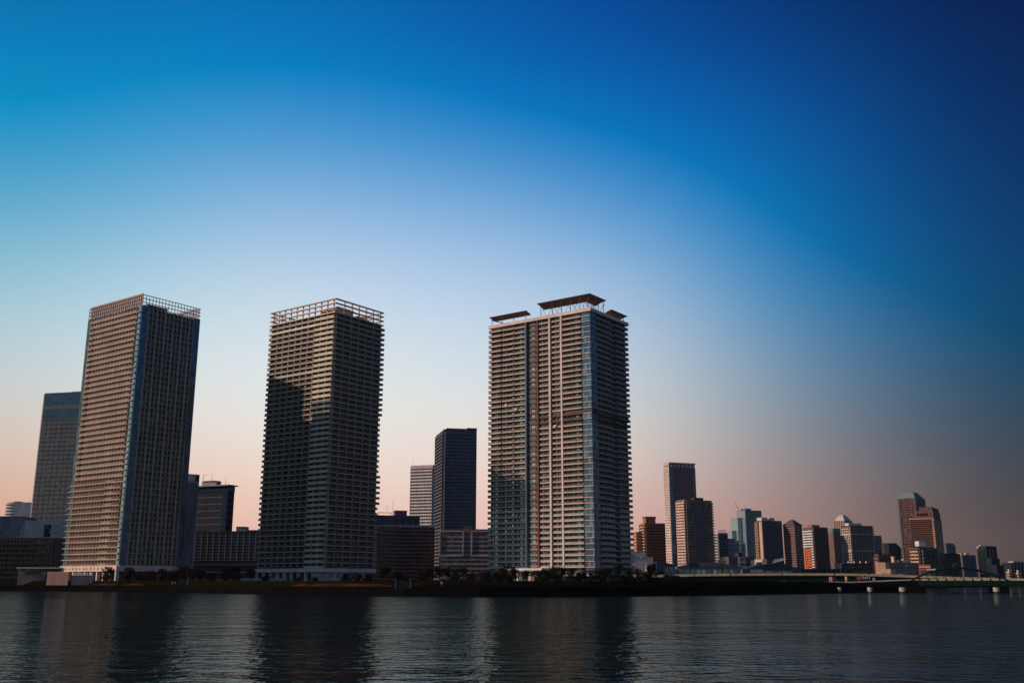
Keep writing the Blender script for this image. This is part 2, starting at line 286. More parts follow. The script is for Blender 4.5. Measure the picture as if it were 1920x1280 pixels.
# style: k kind, n columns, wf width share, hf height share, m glass, tm trim material, d projection
def dress(root, side, w, z0, z1, nf, st):
    if not st: return
    fh = (z1 - z0) / nf; k = st['k']; m = st.get('m', M['winfar']); tm = st.get('tm', M['grey'])
    hf = st.get('hf', .5); wf = st.get('wf', .6); n = st.get('n', 6); d = st.get('d', .5)
    a = st.get('a', .03) * w; e = (1 - st.get('e', st.get('a', .03))) * w
    bs = []
    if k == 'grid':
        cw = (e - a) / n
        for f in range(nf):
            zc = z0 + (f + .5) * fh
            for c in range(n):
                u = a + (c + .5) * cw; bs.append((side, u - cw * wf / 2, u + cw * wf / 2, -.3, .06, zc - fh * hf / 2, zc + fh * hf / 2))
        put_windows(root, bs, m)
        if st.get('fin'):
            for c in range(n + 1):
                mb = MB(); u = a + c * cw; mb.face(side, u - .25, u + .25, 0, d, z0, z1); mb.build('pilaster', tm, root)
        if st.get('sill'):
            for f in range(nf):
                mb = MB(); zc = z0 + f * fh; mb.face(side, a, e, .001, d * .8, zc - .2, zc + .25); mb.build('spandrel', tm, root)
    elif k == 'ribbon':
        for f in range(nf):
            zc = z0 + (f + .5) * fh; bs.append((side, a, e, -.3, .08, zc - fh * hf / 2, zc + fh * hf / 2))
        put_windows(root, bs, m)
        for c in range(1, st.get('n', 0)):
            mb = MB(); u = a + c * (e - a) / n; mb.face(side, u - .12, u + .12, .02, .22, z0, z1); mb.build('mullion', tm, root)
    elif k == 'balcony':
        for f in range(nf):
            z = z0 + f * fh; bs.append((side, a, e, -.3, .05, z + fh * .12, z + fh * .80))
            mb = MB(); mb.face(side, a, e, .06, d, z - .18, z + .12)
            mb.face(side, a, e, d - .1, d + .003, z + .12, z + fh * st.get('rh', .36)); mb.build('balcony', tm, root)
        put_windows(root, bs, m)
        for c in range(n + 1):
            mb = MB(); u = a + c * (e - a) / n; mb.face(side, u - .2, u + .2, .05, d - st.get('in', .12), z0 + .2, z1); mb.build('partition', st.get('pm', tm), root)
    elif k == 'glass':
        mb = MB(); mb.face(side, a, e, -.3, .1, z0, z1); mb.build('glass_wall', m, root)
        for f in range(nf):
            mb = MB(); z = z0 + f * fh; mb.face(side, a, e, .1, .22, z - .15, z + .15); mb.build('floor_band', tm, root)
        for c in range(1, n):
            mb = MB(); u = a + c * (e - a) / n; mb.face(side, u - .1, u + .1, .1, .3, z0, z1); mb.build('mullion', tm, root)
def bld(name, label, cat, xc, yt, F, xl, xr, wall, nf, left=None, right=None, rot=18, par=1.0, zb=None, group=None, wall_to=0, min_d=0, m2=None):
    root, wl, wr, zt = tower_root(name, label, cat, xc, yt, F, rot, xl, xr, group)
    wl = max(wl, min_d); zr = zt - par
    mb = MB(); mb.box(0, wr, 0, wl, -1 + wall_to, zr); mb.build('wall', wall, root)
    if par > 0:
        mb = MB()
        for b in ((0, wr, -.05, .35), (0, wr, wl - .35, wl + .05)): mb.box(b[0], b[1], b[2], b[3], zr, zt)
        for b in ((-.05, .35, .35, wl - .35), (wr - .35, wr + .05, .35, wl - .35)): mb.box(b[0], b[1], b[2], b[3], zr, zt)
        mb.build('parapet', m2 or wall, root)
    zb = GZ + 1 if zb is None else zb
    dress(root, 'L', wl, zb, zr - .4, nf, left); dress(root, 'R', wr, zb, zr - .4, nf, right)
    return root, wl, wr, zt
def mast(root, x, y, z0, h, r=.12, name='antenna'):
    mb = MB(); mb.bar((x, y, z0), (x, y, z0 + h), r, 5, r * .4); mb.bar((x, y, z0 + h * .7), (x + .6, y, z0 + h * .7), r * .5, 4)
    return mb.build(name, M['steel'], root)

# ================================================================ TOWER 1 (left)
F1 = 540.0
ROT = 54.0
root, wl, wr, zt = tower_root('apartment_tower', 'tallest-looking beige tower at far left with a teal glass corner and lattice crown', 'apartment tower', 270, 553, F1, ROT, 172, 373, 'three waterfront apartment towers')
p0 = root.location
def z_at(y, x=270, F=F1): return at(x, y, F).z
zr = z_at(574); zb = z_at(1059); nf = 45; fh = (zr - zb) / nf
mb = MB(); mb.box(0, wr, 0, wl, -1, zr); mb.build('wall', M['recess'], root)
gl, gr = 3.4, 3.6
mb = MB(); mb.face('L', 0, gl, -.3, .9, zb, zr); mb.build('corner_glass', M['glassteal'], root)
mb = MB(); mb.box(-.9, gr, -.9, .3, zb, zr); mb.build('corner_glass', M['winblue'], root)
mb = MB(); mb.face('L', wl - 3.2, wl + .9, -.3, 1.0, zb, zr); mb.build('end_glass', M['glassteal'], root)
mb = MB(); mb.face('R', wr - 3.4, wr + .9, -.3, .8, zb, zr); mb.build('end_glass', M['winblue'], root)
bs = []
for k in range(nf):
    z = zb + k * fh
    low = k < 15
    # left face balcony
    mb = MB(); D = 1.7
    u1 = wl + (2.6 if low else -3.2)
    mb.face('L', gl if (k // 7) % 2 else 0.2, wl - 3.2, .01, D, z - .16, z + .16)
    if low: mb.face('L', wl - 3.2, wl + 2.4, 1.0, D, z - .16, z + .16); mb.box(-D, 2, wl + .9, wl + 2.4, z - .16, z + .16)
    b = mb.build('balcony', M['pinkslab'], root)
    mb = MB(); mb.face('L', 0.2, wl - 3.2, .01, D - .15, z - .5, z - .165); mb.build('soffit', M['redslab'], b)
    mb = MB()
    if low:
        u = gl
        while u < wl - 3.4:
            mb.face('L', u, u + .35, D - .12, D - .04, z + .16, z + 1.25); u += .8
        mb.face('L', gl, wl - 3.2, D - .14, D - .02, z + 1.25, z + 1.35)
        mb.face('L', 10, 18, D - .12, D - .02, z + .16, z + 1.24)
    else:
        mb.face('L', gl, wl - 3.2, D - .14, D - .02, z + .16, z + 1.35)
    mb.build('railing', M['rail_bays'] if low else M['beige2'], b)
    nb = 15; cw = (wl - 3.4 - gl) / nb
    for c in range(nb):
        u = gl + c * cw + .5
        bs.append(('L', u, u + cw * (.74 if (c * 7 + k) % 3 else .5), -.3, .05, z + .3, z + 2.75))
    # right face: recessed grid
    mb = MB(); mb.face('R', gr, wr - 3.4, .01, 1.0, z - .14, z + .14); b = mb.build('balcony', M['beige'], root)
    mb = MB(); mb.face('R', gr, wr - 3.4, .86, .94, z + .14, z + 1.2); mb.build('railing', M['darkrail'], b)
    nb = 11; cw = (wr - 3.6 - gr) / nb
    for c in range(nb):
        u = gr + c * cw + .35; bs.append(('R', u, u + cw * .7, -.3, .05, z + .3, z + 2.8))
    if k % 1 == 0:
        mb = MB(); mb.box(-1.0, gr + .1, -1.0, .2, z - .1, z + .1); mb.face('L', .2, gl + .1, .02, 1.0, z - .1, z + .1); mb.build('floor_band', M['steel'] if k % 8 else M['beige'], root)
put_windows(root, bs, M['win'])
for c in range(16):
    mb = MB(); u = gl + c * (wl - 3.4 - gl) / 15; mb.face('L', u - .14, u + .14, .05, 1.5, zb, zr); mb.build('partition', M['beige'], root)
mb = MB(); mb.face('L', wl - 7.2, wl - 6.4, .05, 1.78, z_at(640), zr - 4); mb.face('L', wl - 6.9, wl - 6.5, .05, 1.78, zb + 15 * fh, z_at(640)); mb.build('downpipe', M['black'], root)
for c in range(12):
    mb = MB(); u = gr + c * (wr - 3.4 - gr) / 11; wd = .45 if c % 2 == 0 else .18; mb.face('R', u - wd, u + wd, .05, 1.03, zb, zr); mb.build('pilaster', M['beige'], root)
# crown lattice on all four sides
def lattice(root, wl, wr, z0, z1, rails, step, m, off=.9, th=.16, slat=False):
    mb = MB(); a, b, c, d = -off, wr + off, -off, wl + off
    for i in range(rails):
        z = z0 + (z1 - z0) * i / (rails - 1) if rails > 1 else z1
        mb.box(a, b, c, c + .35, z - th, z + th); mb.box(a, b, d - .35, d, z - th, z + th)
        mb.box(a, a + .35, c + .35, d - .35, z - th, z + th); mb.box(b - .35, b, c + .35, d - .35, z - th, z + th)
    mb.build('crown_rail', m, root)
    mb = MB()
    for j in range(int((b - a) / step) + 1):
        x = a + .12 + j * step
        mb.box(x - .1, x + .18, c + .06, c + .3, z0, z1); mb.box(x - .1, x + .18, d - .3, d - .06, z0, z1)
    for j in range(1, int((d - c) / step)):
        y = c + .12 + j * step
        mb.box(a + .06, a + .3, y - .1, y + .18, z0, z1); mb.box(b - .3, b - .06, y - .1, y + .18, z0, z1)
    mb.build('crown_post', m, root)
lattice(root, wl, wr, zr + .2, zt, 4, 2.1, M['purple'])
mb = MB()
for i in range(9):
    z = zr + .7 + i * .78
    mb.face('L', 0, wl, .2, .5, z, z + .66); mb.box(wr - .5, wr - .2, 1, wl, z, z + .34)
mb.build('crown_louvre', M['beige'], root)
mb = MB(); mb.box(2, wr - 4, wl * .35, wl * .38, zr, zt - 1.2); mb.build('crown_screen', M['beige'], root)
roofbox(root, wl, wr, .25, .62, .2, .5, zr, zr + 5.2, M['steel'])
# podium
mb = MB(); mb.face('L', -1, wl + 1.5, 0, 2.4, zb - 3.1, zb - .3); mb.face('R', -.9, wr, .01, 1.6, zb - 3.1, zb - .2); pod = mb.build('podium_fascia', M['cream'], root)
for i in range(12):
    u = 8 + i * (wl - 10) / 12; mb = MB(); mb.poly([(-2.46, u, zb - 1.7), (-2.46, u + .9, zb - 1.05), (-2.46, u + 1.8, zb - 1.7), (-2.46, u + .9, zb - 2.35)] + [(-2.3, u, zb - 1.7), (-2.3, u + .9, zb - 1.05), (-2.3, u + 1.8, zb - 1.7), (-2.3, u + .9, zb - 2.35)], [(0,3,2,1), (4,5,6,7), (0,1,5,4), (1,2,6,5), (2,3,7,6), (3,0,4,7)]); mb.build('diamond_ornament', M['redslab'], pod)
for i in range(10):
    u = i * wl / 9; mb = MB(); mb.face('L', u - .5, u + .5, .1, 2.1, GZ, zb - 3.1); mb.build('column', M['cream'], root)
mb = MB(); mb.face('L', 3.5, wl, .02, .1, GZ + 1, zb - 3.4); mb.build('lobby_glazing', M['win'], root)
for i in range(7):
    u = 4 + i * 5.2; mb = MB(); mb.face('R', u, u + 3, -.2, .08, GZ + 2, zb - 4); mb.build('podium_window', M['win'], root)

# ================================================================ TOWER 2 (middle)
F2 = 607.7
root, wl, wr, zt = tower_root('apartment_tower', 'middle waterfront tower with an open white beam crown and projecting balcony slabs', 'apartment tower', 630, 560, F2, ROT, 514, 713, 'three waterfront apartment towers')
z2 = lambda y: at(630, y, F2).z
zr = z2(586); zb = z2(1065); nf = 47; fh = (zr - zb) / nf
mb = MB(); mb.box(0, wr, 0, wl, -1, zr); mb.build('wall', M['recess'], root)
bs = []; sp = .27 * wl
for k in range(nf):
    z = zb + k * fh; D = 1.9
    mb = MB(); mb.face('L', -1.6, wl + 1.6, .01, D, z - .2, z + .2)
    if k > 27 or 8 < k < 17: mb.box(-1.0, 3.5, wl + .02, wl + 2.6, z - .19, z + .19)
    b = mb.build('balcony', M['cream'], root)
    mb = MB(); mb.face('L', -.2, sp, D - .16, D - .03, z + .2, z + 1.5); mb.build('panel_railing', M['rail_panel'], b)
    mb = MB(); mb.face('L', sp + .02, wl + 1.4, D - .14, D - .05, z + .2, z + 1.25); mb.build('glass_railing', M['darkrail'] if k % 9 or k < 30 else M['rail_pale'], b)
    mb = MB(); mb.face('R', -.1, wr + 1.4, .01, D, z - .2, z + .2)
    out = k > 28 or 11 < k < 18
    if out: mb.box(wr + 1.4, wr + 3.0, -D, 5, z - .2, z + .2)
    b = mb.build('balcony', M['cream'], root)
    mb = MB(); mb.face('R', .1, wr + 1.2, D - .14, D - .05, z + .2, z + 1.25)
    mb.build('glass_railing', M['darkrail'], b)
    if out:
        mb = MB(); mb.box(wr + 1.45, wr + 2.9, -D + .02, -D + .14, z + .2, z + 1.3); mb.box(wr + 2.8, wr + 2.93, -D + .2, 5, z + .2, z + 1.3); mb.build('end_railing', M['slate'], b)
    nb = 19; cw = wl / nb
    for c in range(nb):
        u = c * cw + .5
        if (c * 5 + k * 0) % 7 != 3: bs.append(('L', u, u + cw * .62, -.3, .05, z + .3, z + 2.6))
    nb = 13; cw = wr / nb
    for c in range(nb):
        u = c * cw + .5
        if c % 4 != 1: bs.append(('R', u, u + cw * .62, -.3, .05, z + .3, z + 2.6))
put_windows(root, bs, M['win'])
for c in range(11):
    u = c * wl / 10; mb = MB(); mb.face('L', max(.1, u - .35), u + .35, .05, 1.1, zb, zr); mb.build('column', M['beige'], root)
for c in range(7):
    u = c * wr / 6; mb = MB(); mb.face('R', max(.1, u - .35), u + .35, .05, 1.1, zb, zr); mb.build('column', M['beige'], root)
def ringbeam(wl, wr, z, o=1.9, w=1.5, t=.32):
    mb = MB(); a, b, c, d = -o, wr + o, -o, wl + o
    mb.box(a, b, c, c + w, z - t, z + t); mb.box(a, b, d - w, d, z - t, z + t); mb.box(a, a + w, c + w, d - w, z - t, z + t); mb.box(b - w, b, c + w, d - w, z - t, z + t)
    return mb
for zz in (z2(561.2), z2(569), z2(577.5), z2(586)): ringbeam(wl, wr, zz).build('crown_beam', M['cream'], root)
for s, w in (('L', wl), ('R', wr)):
    n_ = 11 if s == 'L' else 7
    for c in range(n_):
        u = .6 + c * (w - 1.6) / (n_ - 1)
        if s == 'R' and c == 0: continue
        mb = MB(); mb.face(s, u, u + .7, .1 - 0, .85, z2(586) + .3, z2(561.2) - .3); mb.build('crown_post', M['cream'], root)
        if s == 'L': mb = MB(); mb.box(wr + .2, wr + .9, u, u + .7, z2(586) + .3, z2(561.2) - .3); mb.build('crown_post', M['cream'], root)
        else: mb = MB(); mb.box(u, u + .7, wl + .2, wl + .9, z2(586) + .3, z2(561.2) - .3); mb.build('crown_post', M['cream'], root)
roofbox(root, wl, wr, .15, .5, .08, .35, zr, z2(568), M['tan']); roofbox(root, wl, wr, .62, .8, .1, .22, zr, z2(574), M['tan'])
for i in range(4):
    mb = MB(); mb.bar((wr * .55 + i * 2.2, 2.5, zr), (wr * .55 + i * 2.2, 2.5, zr + 2.6), .8, 10); mb.build('roof_tank', M['tan'], root)
mb = MB(); mb.face('L', -2, wl + 4, .02, 3, zb - 2, zb - .35); mb.face('R', -2.98, wr + 1, .02, 2.6, zb - 2, zb - .3); mb.build('podium_fascia', M['white'], root)
mb = MB(); mb.face('R', 0, wr, .01, 1.6, GZ, zb - 2.0); mb.face('L', 0, 7, .01, 1.6, GZ, zb - 2.0); mb.build('podium_wall', M['whitegrey'], root)
for i in range(6):
    u = 3 + i * (wr - 5) / 6; mb = MB(); mb.face('R', u, u + 2.4, 1.5, 1.66, zb - 5.4, zb - 3.2); mb.build('podium_window', M['win'], root)
for i in range(9):
    u = 8 + i * (wl - 8) / 8; mb = MB(); mb.face('L', u - .3, u + .3, .1, 2.4, GZ, zb - 2.0); mb.build('column', M['white'], root)
mb = MB(); mb.face('L', 8, wl, .02, .1, GZ + 3, zb - 2.4); mb.build('lobby_glazing', M['win'], root)
mb = MB(); mb.face('L', 22, wl + 6, 9, 9.4, GZ, GZ + 4.0)
mb.build('garden_wall', M['whitegrey'], root)

# ---- unseen tower added left of the picture to shade the foot of the middle tower
root = empty('apartment_tower', (-376, 571.5, 0), 'tall beige unseen tower added left of the view to shade the middle tower', 'apartment tower', 0)
mb = MB(); mb.box(0, 20, 17, 67, -1, 229); mb.build('wall', M['beige2'], root); mb = MB(); mb.box(0, 20, 0, 16.98, -1, 210); mb.build('lower_wing', M['beige2'], root)
for k in range(56):
    z = 8 + k * 3.5; mb = MB(); mb.face('R', 0, 20, .01, 1.0, z, z + 1.3); mb.face('L', -1, 67, .01, 1.0, z, z + 1.3); mb.build('balcony', M['pinkslab'], root)
put_windows(root, [('R', .5, 19.5, -.3, .05, 9.5 + k * 3.5, 11.3 + k * 3.5) for k in range(55)], M['win'])
# ================================================================ TOWER 3 (right)
F3 = 545.0
root, wl, wr, zt = tower_root('apartment_tower', 'widest waterfront tower with curved roof canopies, pale and maroon columns', 'apartment tower', 1105, 578, F3, ROT, 923, 1171, 'three waterfront apartment towers')
z3 = lambda y: at(1105, y, F3).z
zr = z3(583); zb = z3(1074); nf = 47; fh = (zr - zb) / nf
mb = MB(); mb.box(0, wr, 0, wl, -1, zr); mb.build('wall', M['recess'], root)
p3 = root.location; dL = Vector((-math.sin(R(ROT)), math.cos(R(ROT)), 0))
def uL(px):  # distance along the left face of the column at photo x (taken at mid height)
    q = Vector((p3.x, p3.y, z3(700))); return edge_w(q, dL, px * 1.0 + 0)
U = [uL(x) for x in (1093, 1056, 1034, 1011, 989, 966, 944, 923)]
bays = [(U[0], U[1], 1.9, 'pinkslab'), (U[1], U[2], 1.3, 'pinkslab'), (U[2], U[3], 1.3, 'pinkslab'), (U[3], U[4], .5, 'maroon'), (U[4], U[5], 1.5, 'pinkslab'), (U[5], U[6], 1.9, 'pinkslab'), (U[6], wl + 1, 2.4, 'pinkslab')]
bs = []; bt = []
for k in range(nf):
    z = zb + k * fh
    low = k < 12; dark = k in (27, 28)
    mb = MB(); m2_ = MB(); mu = MB(); mr = MB()
    for i, (a, b_, D, mm) in enumerate(bays):
        tgt = mu if mm == 'maroon' or (dark and i < 4) else m2_ if i > 3 else mb
        tgt.face('L', a, b_, .01, D, z - .06, z + .42)
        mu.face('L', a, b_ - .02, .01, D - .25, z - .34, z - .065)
        mr.face('L', a + .05, b_ - .1, D - .14, D - .05, z + .42, z + 1.25)
        n_ = max(3, int((b_ - a) / 2.4)); cw = (b_ - a) / n_
        for c in range(n_):
            u = a + c * cw + .3; bx = ('L', u, u + cw * .72, -.3, .05, z + .45, z + 2.75)
            (bs if (c + i) % 3 == 0 else bt).append(bx)
    mb.face('L', -1.1, U[0], .9, 1.5, z - .06, z + .26)
    if m2_.v: m2_.build('balcony', M['pier_pale'], root)
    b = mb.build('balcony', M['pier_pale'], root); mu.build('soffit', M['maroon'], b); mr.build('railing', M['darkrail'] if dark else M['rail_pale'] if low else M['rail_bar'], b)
    if k == 28:
        mb = MB(); mb.face('L', 0, U[2], .05, 1.0, z + .45, z + fh - .35); mb.face('R', 0, wr, .05, 1.0, z + .45, z + fh - .35); mb.build('service_louvre', M['black'], root)
    mb = MB(); D = 1.4
    m_ = M['pinkslab'] if not dark else M['maroon']
    mb.face('R', 6, wr * .52, .01, D, z - .3, z + .2); mb.face('R', wr * .66, wr - 1.5, .01, D, z - .3, z + .2); mb.face('R', wr * .52, wr * .66, .01, .4, z - .3, z + .2)
    mb.box(wr - 1.5, wr + 1.6, -D, 8, z - .2, z + .2); mb.box(-1.3, 6, -1.35, -.9, z - .2, z + .2)
    b = mb.build('balcony', m_, root)
    mb = MB(); mb.face('R', 6, wr * .52, D - .14, D - .05, z + .2, z + 1.3); mb.face('R', wr * .66, wr + 1.5, D - .14, D - .05, z + .2, z + 1.3); mb.build('railing', M['rail_bar'] if 12 <= k < 20 else M['rail_pale'] if low else M['darkrail'], b)
    for c in range(4):
        u = 6.3 + c * (wr * .52 - 6) / 4; bs.append(('R', u, u + 3.4, -.3, .05, z + .4, z + 2.75))
        u = wr * .66 + .3 + c * (wr * .34 - 2) / 4; bs.append(('R', u, u + 2.3, -.3, .05, z + .4, z + 2.75))
    mb = MB(); mb.box(-.9, -.82, -.82, U[0], z + .27, z + fh - .1); mb.box(-.9, 5.8, -.9, -.82, z + .27, z + fh - .1); mb.build('corner_glazing', M['cornerglass'], root); mb = MB(); mb.box(wr + .6, wr + .7, .5, 7, z + .27, z + fh - .3)
    mb.build('corner_glazing', M['cornerglass'], root)
put_windows(root, bs, M['win'], limit=50); put_windows(root, bt, M['winteal'], limit=50)
for u, d, m_, ztop in ((U[1], 2.1, 'pier_pale', zr), (U[2], 2.0, 'pier_pale', zr), (U[3], 1.8, 'maroon', zr), (U[4], 1.9, 'slate', zr)):
    mb = MB(); mb.face('L', u - .5, u + .5, .05, d, zb - 4, ztop - .4); mb.build('column', M[m_], root)
for u in (U[5], U[6], U[6] + 8, (U[0] + U[1]) / 2, (U[1] + U[2]) / 2, U[5] + 8):
    mb = MB(); mb.face('L', u - .12, u + .12, .05, 1.0, zb, zr - .4); mb.build('partition', M['beige2'], root)
for c in range(5):
    u = 6 + c * (wr * .52 - 6) / 4; mb = MB(); mb.face('R', u - .15, u + .15, .05, 1.15, zb, zr); mb.build('partition', M['beige2'], root)
mb = MB(); mb.face('R', wr * .52, wr * .66, .05, .39, zb, zr); mb.build('recess_panel', M['black'], root)
mb = MB(); mb.box(-2, wr + 1.6, -1.9, 0, zr - .4, zr + 1.5); mb.box(-2, 0, 0, wl + 1.5, zr - .4, zr + 1.5); mb.box(0, wr + 1.6, wl, wl + 1.5, zr - .4, zr + 1.5); mb.box(wr, wr + 1.6, 0, wl, zr - .4, zr + 1.5)
mb.build('parapet', M['pier_pale'], root)
# roof canopies: thick curved sheets on posts with braces
def canopy(path, half, z_in, z_out, zpost, name='roof_canopy', post=True):
    """path: list of (x,y) centre line; nx,ny outward; curved section rising outward"""
    mb = MB(); sec = 7; vs = []; fs = []
    for (x, y, nx, ny) in path:
        for j in range(sec):
            t = j / (sec - 1); s = -half + 2 * half * t; z = z_in + (z_out - z_in) * (1 - (1 - t) ** 2)
            vs.append((x + nx * s, y + ny * s, z + .35)); vs.append((x + nx * s, y + ny * s, z))
    m_ = 2 * sec
    for i in range(len(path) - 1):
        for j in range(sec - 1):
            a = i * m_ + 2 * j; fs += [(a, a + 2, a + 2 + m_, a + m_), (a + 1, a + 1 + m_, a + 3 + m_, a + 3)]
        for j in (0, sec - 1):
            a = i * m_ + 2 * j; fs.append((a, a + m_, a + m_ + 1, a + 1))
    for i in (0, len(path) - 1):
        fs.append(tuple(i * m_ + 2 * j for j in range(sec)) + tuple(i * m_ + 2 * j + 1 for j in range(sec - 1, -1, -1)))
    mb.poly(vs, fs); c = mb.build(name, M['canopy'], root)
    mb = MB()
    for i in range(len(path) - 1):
        (x, y, nx, ny), (x2, y2, nx2, ny2) = path[i], path[i + 1]
        for s in (half + .1, half * .6): 
            zz = z_in + (z_out - z_in) * (1 - (1 - (s / half + 1) / 2) ** 2) + .42
            mb.bar((x + nx * s, y + ny * s, zz), (x2 + nx2 * s, y2 + ny2 * s, zz), .3, 6)
    mb.build('canopy_edge', M['purple'], c)
    return c
hz = zr + 1.4
def zrel(px, y, F=F3): return at(px, y, F).z
# large chevron canopy over the near corner
zo = z3(553) ; zi = zo - 2.0
u1 = uL(1010); I = 2.4
path = [(I, u1, -1, 0), (I, u1 * .66, -1, 0), (I, u1 * .33, -1, 0), (I, I, -1, -1), (wr * .2, I, 0, -1), (wr * .42, I, 0, -1)]
canopy(path, 3.2, zi, zo, hz)
posts = [(.2, u1 * f) for f in (.02, .18, .36, .54, .72, .95)] + [(wr * f, .2) for f in (.12, .26, .40)]
for i, (x, y) in enumerate(posts):
    mb = MB(); mb.bar((x, y, hz), (x, y, zo - .3), .2); mb.build('canopy_post', M['purple'], root)
    if i % 2 == 0:
        mb = MB(); mb.bar((x, y, zo - 1.5), (x + 3.5 if i < 6 else x, y + 3.5 if i >= 6 else y - 3, hz), .14); mb.build('canopy_brace', M['purple'], root)
for i in range(6):
    y0 = u1 * i / 6; mb = MB(); mb.bar((5, y0, zi), (5, y0 + u1 / 12, hz + .3), .1, 5); mb.bar((5, y0 + u1 / 12, hz + .3), (5, y0 + u1 / 6, zi), .1, 5); mb.build('canopy_truss', M['purple'], root)
for i in range(3):
    x0 = wr * .42 * i / 3; mb = MB(); mb.bar((x0, 5, zi), (x0 + 3, 5, hz + .3), .1, 5); mb.bar((x0 + 3, 5, hz + .3), (x0 + 6, 5, zi), .1, 5); mb.build('canopy_truss', M['purple'], root)
# left canopy
zo = at(922, 597, p3.y + dL.y * wl).z; zi = zo - 1.2; ua, ub = uL(989), wl + 1.2
canopy([(1.4, ua, -1, 0), (1.4, (ua + ub) / 2, -1, 0), (1.4, ub, -1.0, 0)], 2.4, zi, zo, hz)
for f in (.03, .35, .67, .95):
    u = ua + (ub - ua) * f; mb = MB(); mb.bar((-.4, u, hz), (-.4, u, zo - .3), .18); mb.build('canopy_post', M['purple'], root)
mb = MB(); mb.bar((-.2, ub - 1, zo - 1.2), (4, ub - 12, hz), .3); mb.build('canopy_brace', M['purple'], root)
# right canopy
zo = at(1140, 577, F3 + 12).z; zi = zo - 2.0
canopy([(wr * .56, 1.6, 0, -1), (wr * .8, 1.6, 0, -1), (wr + .6, 1.6, .2, -1)], 2.6, zi, zo, hz)
for f in (.60, .78, .96):
    mb = MB(); mb.bar((wr * f, -.3, hz), (wr * f, -.3, zo - .3), .18); mb.build('canopy_post', M['purple'], root)
    mb = MB(); mb.bar((wr * f, -.3, zo - 1), (wr * f - 3, 4, hz), .13); mb.build('canopy_brace', M['purple'], root)
roofbox(root, wl, wr, .2, .6, .62, .74, zr, zr + 4, M['pinkbrown'])
for px, py, t_ in ((952, 762, 'upper left of right tower, left one'), (971, 770, 'upper left of right tower, right one'), (1044, 802, 'below the dark band of the right tower'), (972, 966, 'lower left of the right tower, higher one'), (960, 988, 'lower left of the right tower, lower one')):
    u = wl * .5; zq = z3(800)
    for _ in range(12):
        q = Vector((p3.x, p3.y, 0)) + dL * u; pt = at(px, py, q.y); zq = pt.z; u = edge_w(Vector((p3.x, p3.y, zq)), dL, px)
    k = round((zq - zb) / fh - .3); zq = zb + k * fh
    c_ = Vector((p3.x, p3.y, 0)) + dL * u; nl = Vector((-math.cos(R(ROT)), -math.sin(R(ROT)), 0)) * 2.0
    bd = empty('hung_bedding', (c_.x + nl.x, c_.y + nl.y, zq), 'white bedding hung over a balcony rail, ' + t_, 'bedding', ROT, 'white bedding on balcony rails')
    mb = MB(); mb.box(-.16, .0, -.8, .8, .4, 1.36); mb.box(.0, .12, -.8, .8, 1.26, 1.36); mb.build('sheet', M['white'], bd)
# entrance canopy and lobby
zc = z3(1068)
mb = MB(); mb.face('L', U[2] - .5, U[4] + 9, .02, 12, zc, zc + 1.1); mb.face('L', U[2] - .3, U[4] + 8.8, .02, 11.7, zc - .35, zc - .002); mb.build('entrance_canopy', M['white'], root)
for u in (U[2] + 4, (U[2] + U[3]) / 2, U[3], U[4]):
    mb = MB(); mb.face('L', u - .6, u + .6, 9.4, 10.6, GZ, zc - .35); mb.build('column', M['pier_pale'], root)
mb = MB(); mb.face('L', U[2] + 2, U[4] + 4, .02, 7.5, GZ, zc - .36); lb = mb.build('lobby_glazing', M['glassteal'], root)
for i in range(12):
    u = U[2] + 2 + i * (U[4] + 2 - U[2]) / 11; mb = MB(); mb.face('L', u - .12, u + .12, 7.5, 7.75, GZ, zc - .36); mb.build('mullion', M['cream'], lb)
for u in (2, 12, wr * .5, wr - 1):
    mb = MB(); mb.face('R', u - .6, u + .6, .2, 1.4, GZ, zb - .4); mb.build('column', M['whitegrey'], root)
mb = MB(); mb.face('L', 0, U[1], .02, 1.6, zb - 1.4, zb - .4); mb.face('R', -1.6, wr, .02, 1.4, zb - 1.4, zb - .4); mb.build('podium_fascia', M['whitegrey'], root)

# ================================================================ buildings behind, left to right
G = lambda n=6, **k: dict(k='grid', n=n, **k)
RB = lambda **k: dict(k='ribbon', **k)
BA = lambda n=5, **k: dict(k='balcony', n=n, **k)
GL = lambda n=6, **k: dict(k='glass', n=n, **k)
# glass office tower far left
root, wl, wr, zt = bld('office_tower', 'teal and grey glass office tower standing behind the leftmost waterfront tower', 'office tower', 84, 737, 850, 79, 160, M['dgrey'], 26,
    BA(1, d=1.2, tm=M['cream'], m=M['win']), None, rot=-12, par=.8, zb=30)
zz = lambda y: at(84, y, 850).z
mb = MB(); mb.face('R', .3, wr, -.3, .2, zz(784), zt - .4); mb.build('glass_wall', M['winblue'], root)
mb = MB(); mb.face('R', .4, wr - .3, .2, .5, zz(768), zz(761)); mb.build('dark_band', M['black'], root)
put_windows(root, [('R', .4, wr - .5, -.3, .1, z, z + 1.5) for z in [zz(790) - i * 3.75 for i in range(24)]], M['winteal_dim'])
for i in range(1, 8):
    mb = MB(); mb.face('R', i * wr / 8 - .1, i * wr / 8 + .1, .1, .2, 20, zt - .5); mb.build('mullion', M['black'], root)
mb = MB(); mb.box(wr * .55, wr * 1.1, 6, 9, zt + .8, zt + 1.6); mb.box(wr * .6, wr * .62, 7, 8, zt - 1, zt + .8); mb.build('maintenance_gantry', M['black'], root)
